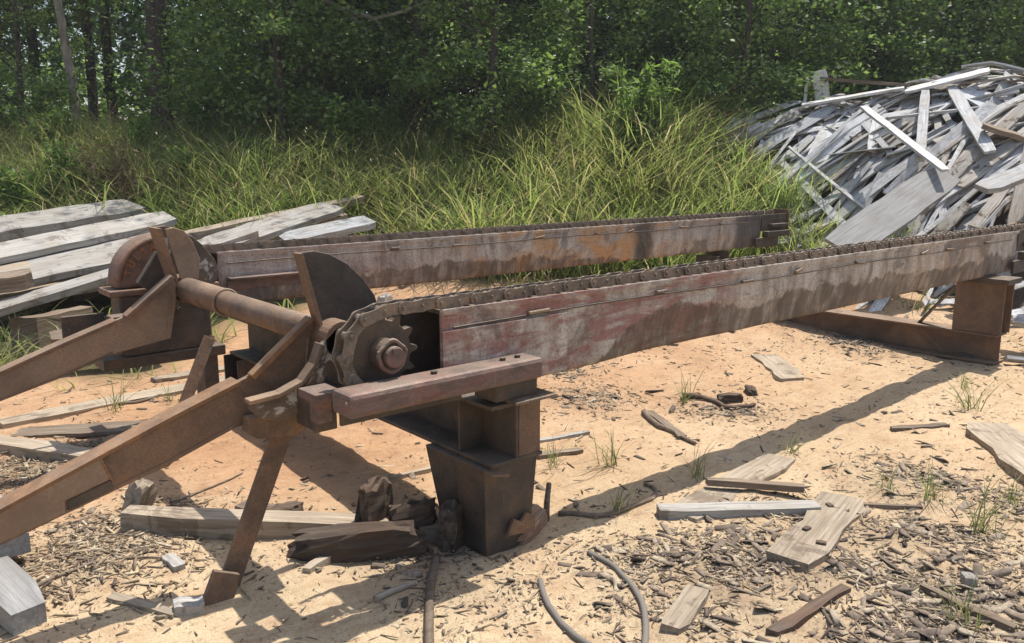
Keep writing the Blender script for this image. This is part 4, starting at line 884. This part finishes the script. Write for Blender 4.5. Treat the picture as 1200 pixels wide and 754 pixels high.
# bigger grass clumps by the tail of the far beam and beside the lumber
CMm = []
for k in range(3):
    g2 = np.random.default_rng(80 + k); n = 150; x0 = g2.normal(0, .14, n); y0 = g2.normal(0, .14, n)
    V, lo, sta = blades(x0 * 0 + 300, y0 * 0 + 300, g2.uniform(.3, .75, n), g2.uniform(.008, .016, n), g2, .6)
    V = V - np.array([300, 300, tz(300, 300)]); V[:, 0] += np.repeat(x0, 7); V[:, 1] += np.repeat(y0, 7); CMm.append(np_mesh('grass_clump', V, lo, sta, M['grass']))
CL = [(5.9, 2.75, 1.0), (6.15, 2.1, .9), (6.5, 2.5, 1.1), (5.4, 2.9, .8), (6.9, 2.9, 1.1), (4.9, 3.0, .7), (6.0, 1.4, .6), (6.7, 1.5, .6)]
for k, (x0, y0, sc) in enumerate(CL):
    o = link('grass_clump', CMm[k % 3], None, (x0, y0, float(surf(np.array([x0]), np.array([y0]))[0]) - .02)); o.scale = (sc,) * 3; o.rotation_euler = (0, 0, k)
    tag(o, 'lush broad-bladed grass clump growing at the tail of the far beam', 'grass clump', 'grass clumps at the far beam tail')

BK = [(-9.2, 9.8, 'beside the low weeds'), (-4.4, 9.6, ''), (-3.1, 10.3, ''), (-2.0, 9.4, ''), (-1.0, 10.4, ''), (0.2, 9.6, ''), (0.9, 10.6, ''), (1.5, 9.9, ''), (1.9, 10.8, ''), (2.4, 9.6, ''), (1.2, 9.0, ''), (-0.4, 8.9, ''), (2.7, 10.5, ''), (-5.6, 10.2, ''), (-6.6, 9.7, ''), (1.7, 11.2, ''), (2.2, 11.3, '')]
for k, (s0, t0, _n) in enumerate(BK):
    x0, y0 = st(s0, t0); sc = 1.15 + .45 * ((k * 37) % 10) / 10
    o = link('grass_clump', CMm[k % 3], None, (x0, y0, tz(x0, y0) - .02)); o.scale = (sc, sc, sc * 1.15); o.rotation_euler = (0, 0, k * 2.1)
    tag(o, 'tall coarse grass clump standing above the rest of the grassy bank', 'grass clump', 'tall clumps on the grassy bank')

# ------------------------------------------------------------------ trees and weeds
def leaves(c, size, g, flat=0.5, aspect=.62):
    n = len(c); d = g.normal(0, 1, (n, 3)); d[:, 2] *= flat; d[:, 2] -= .25; d /= np.linalg.norm(d, axis=1)[:, None]
    u = g.normal(0, 1, (n, 3)); u[:, 2] = np.abs(u[:, 2]) + .6; s = np.cross(d, u); s /= np.linalg.norm(s, axis=1)[:, None]
    nn = np.cross(s, d); L = size * g.uniform(.5, 1.45, n)[:, None]; W = L * aspect
    V = np.stack([c, c + d * L * .45 + s * W * .5 + nn * L * .08, c + d * L, c + d * L * .45 - s * W * .5 + nn * L * .08], 1)
    return V.reshape(-1, 3), np.arange(n * 4), np.arange(n) * 4
def clumps(g, n_cl, per, cen, rad, rc, shell=0.35):
    d = g.normal(0, 1, (n_cl, 3)); d /= np.linalg.norm(d, axis=1)[:, None]; rr = (shell + (1 - shell) * g.random(n_cl)) ** .6
    C = np.array(cen) + d * rr[:, None] * np.array(rad)
    rcl = rc * g.uniform(.5, 1.4, n_cl)
    return (C[:, None, :] + g.normal(0, 1, (n_cl, per, 3)) * rcl[:, None, None] * np.array([1, 1, .6])).reshape(-1, 3), C
def tree_parts(seed, H, r0, cen, rad, n_cl, per, rc, size, lmat, tmat, needles=False, limb_n=9, lean=(0, 0), vine=False):
    g = np.random.default_rng(seed)
    P, C = clumps(g, n_cl, per, cen, rad, rc)
    if vine:
        zz = g.uniform(-.3, H * .8, 3200); a = g.uniform(0, 6.283, 3200); q = r0 + np.abs(g.normal(.06, .09, 3200))
        P = np.concatenate([P, np.stack([np.cos(a) * q, np.sin(a) * q, zz], -1)])
    P = P[P[:, 2] > .15]
    if H > 6 and seed != 107: P = P[(P[:, 2] < 6.0) | (g.random(len(P)) > .62)]
    V, lo, sta = leaves(P, size, g, aspect=.16 if needles else .62)
    cme = np_mesh('crown', V, lo, sta, lmat)
    mb = MB(); wob = g.uniform(-1, 1, 4)
    ctr = lambda z: (lean[0] * z + .06 * math.sin(z * .8 + wob[0]), lean[1] * z + .06 * math.sin(z * .7 + wob[1]), z)
    zs = np.linspace(-.25, H, 12); mb.tube([ctr(z) for z in zs], [r0 * (1.25 if z < 0 else 1) * (1 - .75 * max(z, 0) / H) for z in zs], 12)
    for j in g.choice(len(C), min(limb_n, len(C)), replace=False):
        e = C[j]; z0 = max(.8, e[2] - .5 * math.hypot(e[0], e[1]) - .3); z0 = min(z0, H * .95); b = np.array(ctr(z0)); m_ = (b + e) / 2 + np.array([0, 0, .12 * np.linalg.norm(e - b)])
        mb.tube([b, m_, e], [r0 * .35, r0 * .2, r0 * .07], 6)
    return mesh_of('trunk', mb.v, mb.f, tmat, True), cme
KIND = {
    'oak': tree_parts(101, 9.5, .17, (0, 0, 6.0), (2.8, 2.8, 5.2), 52, 190, .36, .115, M['leaf'], M['trunk']),
    'gum': tree_parts(102, 10.5, .14, (0, 0, 6.4), (2.6, 2.6, 6.2), 62, 170, .36, .15, M['leaf_light'], M['trunk']),
    'vine': tree_parts(103, 9.5, .17, (0, 0, 6.6), (2.6, 2.6, 4.2), 110, 110, .42, .10, M['leaf'], M['trunk'], vine=True),
    'bare': tree_parts(104, 10.5, .2, (0, 0, 8.6), (2.8, 2.8, 3.6), 110, 110, .5, .11, M['leaf'], M['trunk']),
    'pine': tree_parts(105, 11, .11, (0, 0, 7.0), (1.7, 1.7, 5.2), 100, 120, .38, .17, M['needle'], M['trunk'], True),
    'bush': tree_parts(106, 2.4, .05, (0, 0, 1.7), (1.7, 1.7, 1.9), 55, 150, .26, .09, M['leaf_light'], M['trunk']),
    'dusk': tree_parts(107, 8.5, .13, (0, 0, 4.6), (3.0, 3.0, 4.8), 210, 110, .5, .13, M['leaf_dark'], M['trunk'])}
LBL = {'oak': 'dense dark broadleaf tree with low branches at the wood edge', 'gum': 'lighter green broadleaf tree at the wood edge', 'vine': 'trunk wrapped in vines rising out of the tall grass', 'bare': 'thick dark trunk standing clear in the open part of the wood edge',
       'pine': 'slim pine with needles in the sunny gap of the wood edge', 'bush': 'leafy green bush between the tall grass and the wood', 'dusk': 'dark leafy tree filling the shade inside the wood'}
def tree(kind, px, t, sc=1.0, rz=None, label=None):
    s_ = (px - 600) / 958 * t; x, y = st(s_, t); z = tz(x, y)
    nm = {'bush': 'bush', 'pine': 'pine_tree'}.get(kind, 'tree')
    o = thing(nm, label or LBL[kind], 'bush' if kind == 'bush' else 'tree', (x, y, z - .05), {'oak': 'dark trees at the wood edge', 'gum': 'light green trees at the wood edge', 'pine': 'pines in the gap', 'bush': 'bushes at the wood edge', 'dusk': 'trees inside the wood'}.get(kind, None))
    o.rotation_euler = (0, 0, rz if rz is not None else rnd.uniform(0, 6.28)); o.scale = (sc, sc, sc * rnd.uniform(.92, 1.1))
    link('trunk', KIND[kind][0], o); link('crown', KIND[kind][1], o); return o
WOOD = [('oak', 330, 14.5, .95, 'dark broadleaf tree close behind the small sunlit sapling'), ('gum', 395, 13.2, .62, 'small light green tree between the sunlit sapling and the vine-wrapped trunk'), ('gum', 335, 11.9, .52, 'small sunlit sapling at the grass edge beside the thick clear trunk'),
        ('gum', 560, 12.2, .42, 'little light green tree beside the vine-wrapped trunk'), ('gum', 580, 11.4, .5, 'broad-leaved sapling spreading pale leaves above the middle of the grassy bank'), ('gum', 690, 11.9, .34, 'low pale-leaved sapling behind the feathery weeds'), ('gum', 862, 11.9, .4, 'pale-leaved sapling behind the low tail of the heap'), ('gum', 45, 13.2, .4, 'little light green tree in front of the pines'), ('gum', 900, 12.9, .5, 'small light green tree behind the crest end of the slab heap'),
        ('vine', 497, 12.6, .95, None), ('bare', 208, 14.0, .98, None), ('oak', 570, 15.6, 1.0, 'dark broadleaf tree behind the vine-wrapped trunk'), ('oak', 660, 15.2, 1.0, None), ('oak', 760, 15.8, 1.05, 'dark broadleaf tree behind the feathery weeds'), ('gum', 870, 15.0, .9, 'tall light green tree behind the crest end of the slab heap'),
        ('oak', 950, 15.8, 1.05, None), ('oak', 1060, 15.5, 1.0, 'dark broadleaf tree directly behind the top board of the heap'), ('oak', 1165, 15.0, 1.0, None), ('oak', 1290, 15.5, 1.1, None), ('gum', 430, 17, 1.0, 'tall light green tree showing between the saplings'),
        ('pine', 60, 16.5, .95, None), ('pine', 122, 17.5, 1.0, 'slim pine right behind the slender pale leaning trunk'), ('pine', 150, 19, 1.1, 'slim pine between the pale leaning trunk and the thick clear trunk'), ('pine', -20, 15.5, 1.0, None), ('pine', 20, 21, 1.1, None), ('oak', -90, 15, 1.0, None), ('oak', 265, 17.5, 1.0, 'dark broadleaf tree just behind the thick clear trunk'),
        ('bush', 345, 12.9, .95, 'wide leafy bush under the small sunlit sapling'), ('bush', 440, 12.7, .7, 'leafy bush left of the vine-wrapped trunk, beside the sapling'), ('bush', 590, 13.0, .7, 'leafy bush beside the little light green tree'), ('bush', 880, 12.9, .85, 'leafy bush beside the upright slab ends of the heap'), ('bush', 690, 14.0, .9, None), ('bush', 790, 14, .9, None),
        ('bush', 1000, 13.8, .8, 'leafy bush behind the dark pole on the heap'), ('bush', 1090, 13.7, .9, 'leafy bush behind the top board of the heap'), ('bush', 250, 14.6, .8, 'leafy bush at the foot of the thick clear trunk'), ('bush', 15, 14.2, .6, 'low round bush among the pines'), ('bush', 1190, 13.4, .8, 'leafy bush behind the sloping end of the heap')]
for a in WOOD: tree(a[0], a[1], a[2], a[3], None, a[4])
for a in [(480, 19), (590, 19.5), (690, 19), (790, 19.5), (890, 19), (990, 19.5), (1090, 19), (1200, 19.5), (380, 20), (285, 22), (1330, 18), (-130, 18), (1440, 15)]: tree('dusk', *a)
# slender pale leaning trunk in front of the pines
pm, pc = tree_parts(130, 8.5, .075, (0, 0, 7.6), (1.2, 1.2, 1.6), 30, 90, .35, .1, M['leaf_light'], M['pale_trunk'], limb_n=5, lean=(-.045, .05))
s_ = (105 - 600) / 958 * 13.2; x0, y0 = st(s_, 13.2)
o = thing('tree', 'slender pale bare trunk leaning in front of the pines', 'tree', (x0, y0, tz(x0, y0)))
link('trunk', pm, o); link('crown', pc, o)
# bleached bare branch reaching in at the top
bt = thing('dead_branch', 'bleached bare branch hanging among the leaves above the vine-wrapped trunk', 'branch', at(440, 20, 12.4))
m = MB(); L0 = [at(370, -6, 12.4), at(400, 10, 12.4), at(440, 22, 12.3), at(470, 14, 12.3), at(505, 0, 12.3)]
m.tube(L0, [.03, .035, .03, .025, .02], 7)
part('branch', m, M['pale_trunk'], bt)
part('twig', MB().tube([at(440, 22, 12.3), at(452, 40, 12.3), at(456, 62, 12.25)], [.015, .01, .006], 5), M['pale_trunk'], bt)
part('twig', MB().tube([at(405, 12, 12.4), at(430, 36, 12.3), at(425, 60, 12.3)], [.02, .014, .006], 5), M['pale_trunk'], bt)
# far wood beyond the gap
g = np.random.default_rng(77); n = 26000
px = g.uniform(-300, 1500, n); tt = g.uniform(30, 36, n); ss_ = (px - 600) / 958 * tt
hmax = 9 + 3 * fbm(ss_ * .3, ss_ * 0 + 2, 3); zz = 1.2 + hmax * g.random(n) ** .8
P = np.stack([CAM[0] + RT[0] * ss_ + FW[0] * tt, CAM[1] + RT[1] * ss_ + FW[1] * tt, zz], -1)
V, lo, sta = leaves(P, .55, g)
tag(link('distant_wood', np_mesh('distant_wood', V, lo, sta, M['leaf'])), 'far wood beyond the trees seen as one dark mass', 'wood', kind='stuff')
# sunlit thicket beyond the gap in the trees
n = 9000; ss_ = g.uniform(-21, -6, n); tt = g.uniform(22.5, 24.5, n); zz = 1.2 + (1.6 + 2.2 * fbm(ss_ * .8, ss_ * 0, 3)) * g.random(n)
P = np.stack([CAM[0] + RT[0] * ss_ + FW[0] * tt, CAM[1] + RT[1] * ss_ + FW[1] * tt, zz], -1)
V, lo, sta = leaves(P, .2, g)
tag(link('thicket', np_mesh('thicket', V, lo, sta, M['weed'])), 'bright sunlit thicket beyond the gap in the trees', 'thicket', kind='stuff')
# feathery weeds
def weed_mesh(seed, H, n_st, leafn, sz, spread, asp, mt='weed'):
    g = np.random.default_rng(seed); mb = MB(); C = []
    for k in range(n_st):
        a = g.uniform(0, 6.283); ln = g.uniform(.05, spread); h = H * g.uniform(.6, 1); b = (g.normal(0, .06), g.normal(0, .06), -.05)
        e = (b[0] + math.cos(a) * ln * h, b[1] + math.sin(a) * ln * h, h); mb.tube([b, ((b[0] + e[0]) / 2 - .02, (b[1] + e[1]) / 2, h * .5), e], [.009, .006, .003], 5)
        u = g.uniform(.12, 1, leafn)[:, None]; C.append(np.array(b) * (1 - u) + np.array(e) * u + g.normal(0, .025, (leafn, 3)))
    V, lo, sta = leaves(np.concatenate(C), sz, g, .8, asp)
    return mesh_of('stem', mb.v, mb.f, M[mt]), np_mesh('foliage', V, lo, sta, M[mt])
WM = [weed_mesh(140, 1.3, 9, 150, .1, .25, .2), weed_mesh(141, 1.5, 6, 170, .12, .2, .3), weed_mesh(142, 1.0, 12, 110, .09, .45, .4), weed_mesh(143, 1.1, 22, 70, .13, .4, .1, 'dry')]
WD_ = [(742, 205, 10.6, 0, 1.35), (728, 215, 10.4, 0, 1.15), (765, 215, 10.5, 1, 1.1), (985, 165, 12.4, 1, 1.0), (1035, 165, 12.3, 2, 1.0), (1005, 165, 12.6, 1, .8), (850, 180, 11.8, 2, 1.2), (890, 185, 11.9, 1, 1.0), (1180, 150, 12.2, 1, .9), (405, 190, 11.4, 2, 1.3), (440, 180, 11.6, 0, 1.2), (830, 190, 11.6, 0, 1.2), (310, 210, 10.5, 0, .8), (560, 200, 11.4, 2, 1.0), (20, 190, 12.5, 2, 1.1), (1140, 150, 12.6, 2, .9), (960, 190, 11.8, 0, .9), (640, 215, 11, 1, .7), (30, 230, 9.6, 2, .9), (80, 225, 10.2, 2, 1.0), (140, 215, 10.0, 3, 1.0), (165, 220, 9.7, 3, .8), (120, 215, 10.4, 3, .9), (230, 215, 10.4, 2, .9), (275, 210, 10.8, 3, .8), (350, 205, 10.6, 2, .8), (840, 190, 11.0, 3, 1.0), (800, 195, 10.8, 3, .9), (880, 215, 10.0, 3, .6), (460, 215, 9.8, 3, .6), (70, 180, 11.8, 2, 1.1), (180, 180, 11.8, 2, 1.0), (690, 210, 10.6, 2, .7), (560, 225, 9.8, 3, .6)]
for k, (px, py, t, mi, sc) in enumerate(WD_):
    s_ = (px - 600) / 958 * t; x, y = st(s_, t)
    o = thing('weed', ['feathery upright weed rising above the tall grass', 'leafy upright weed standing behind the grass', 'low spreading broad-leaved weed among the grass', 'dry brown dead weed clump in the tall grass'][mi], 'weed', (x, y, tz(x, y)), ['feathery weeds', 'upright weeds', 'spreading weeds', 'dead weeds'][mi])
    o.scale = (sc,) * 3; o.rotation_euler = (0, 0, k * 1.3)
    link('stem', WM[mi][0], o); link('foliage', WM[mi][1], o)

# ------------------------------------------------------------------ added thin haze volume, stands in for veiling glare of the lens
hb = MB().box((-90, -90, -1.5), (90, 90, 15.5))
N = NT('veil_haze'); pv = N.n('ShaderNodeVolumePrincipled'); pv.inputs['Color'].default_value = (0.93, 0.95, 1.0, 1); pv.inputs['Density'].default_value = 0.0016; pv.inputs['Anisotropy'].default_value = 0.3
N.l(pv.outputs[0], N.out.inputs['Volume'])
tag(link('haze', mesh_of('haze', hb.v, hb.f, N.m)), 'thin added haze volume standing in for lens veil', 'haze', kind='stuff')
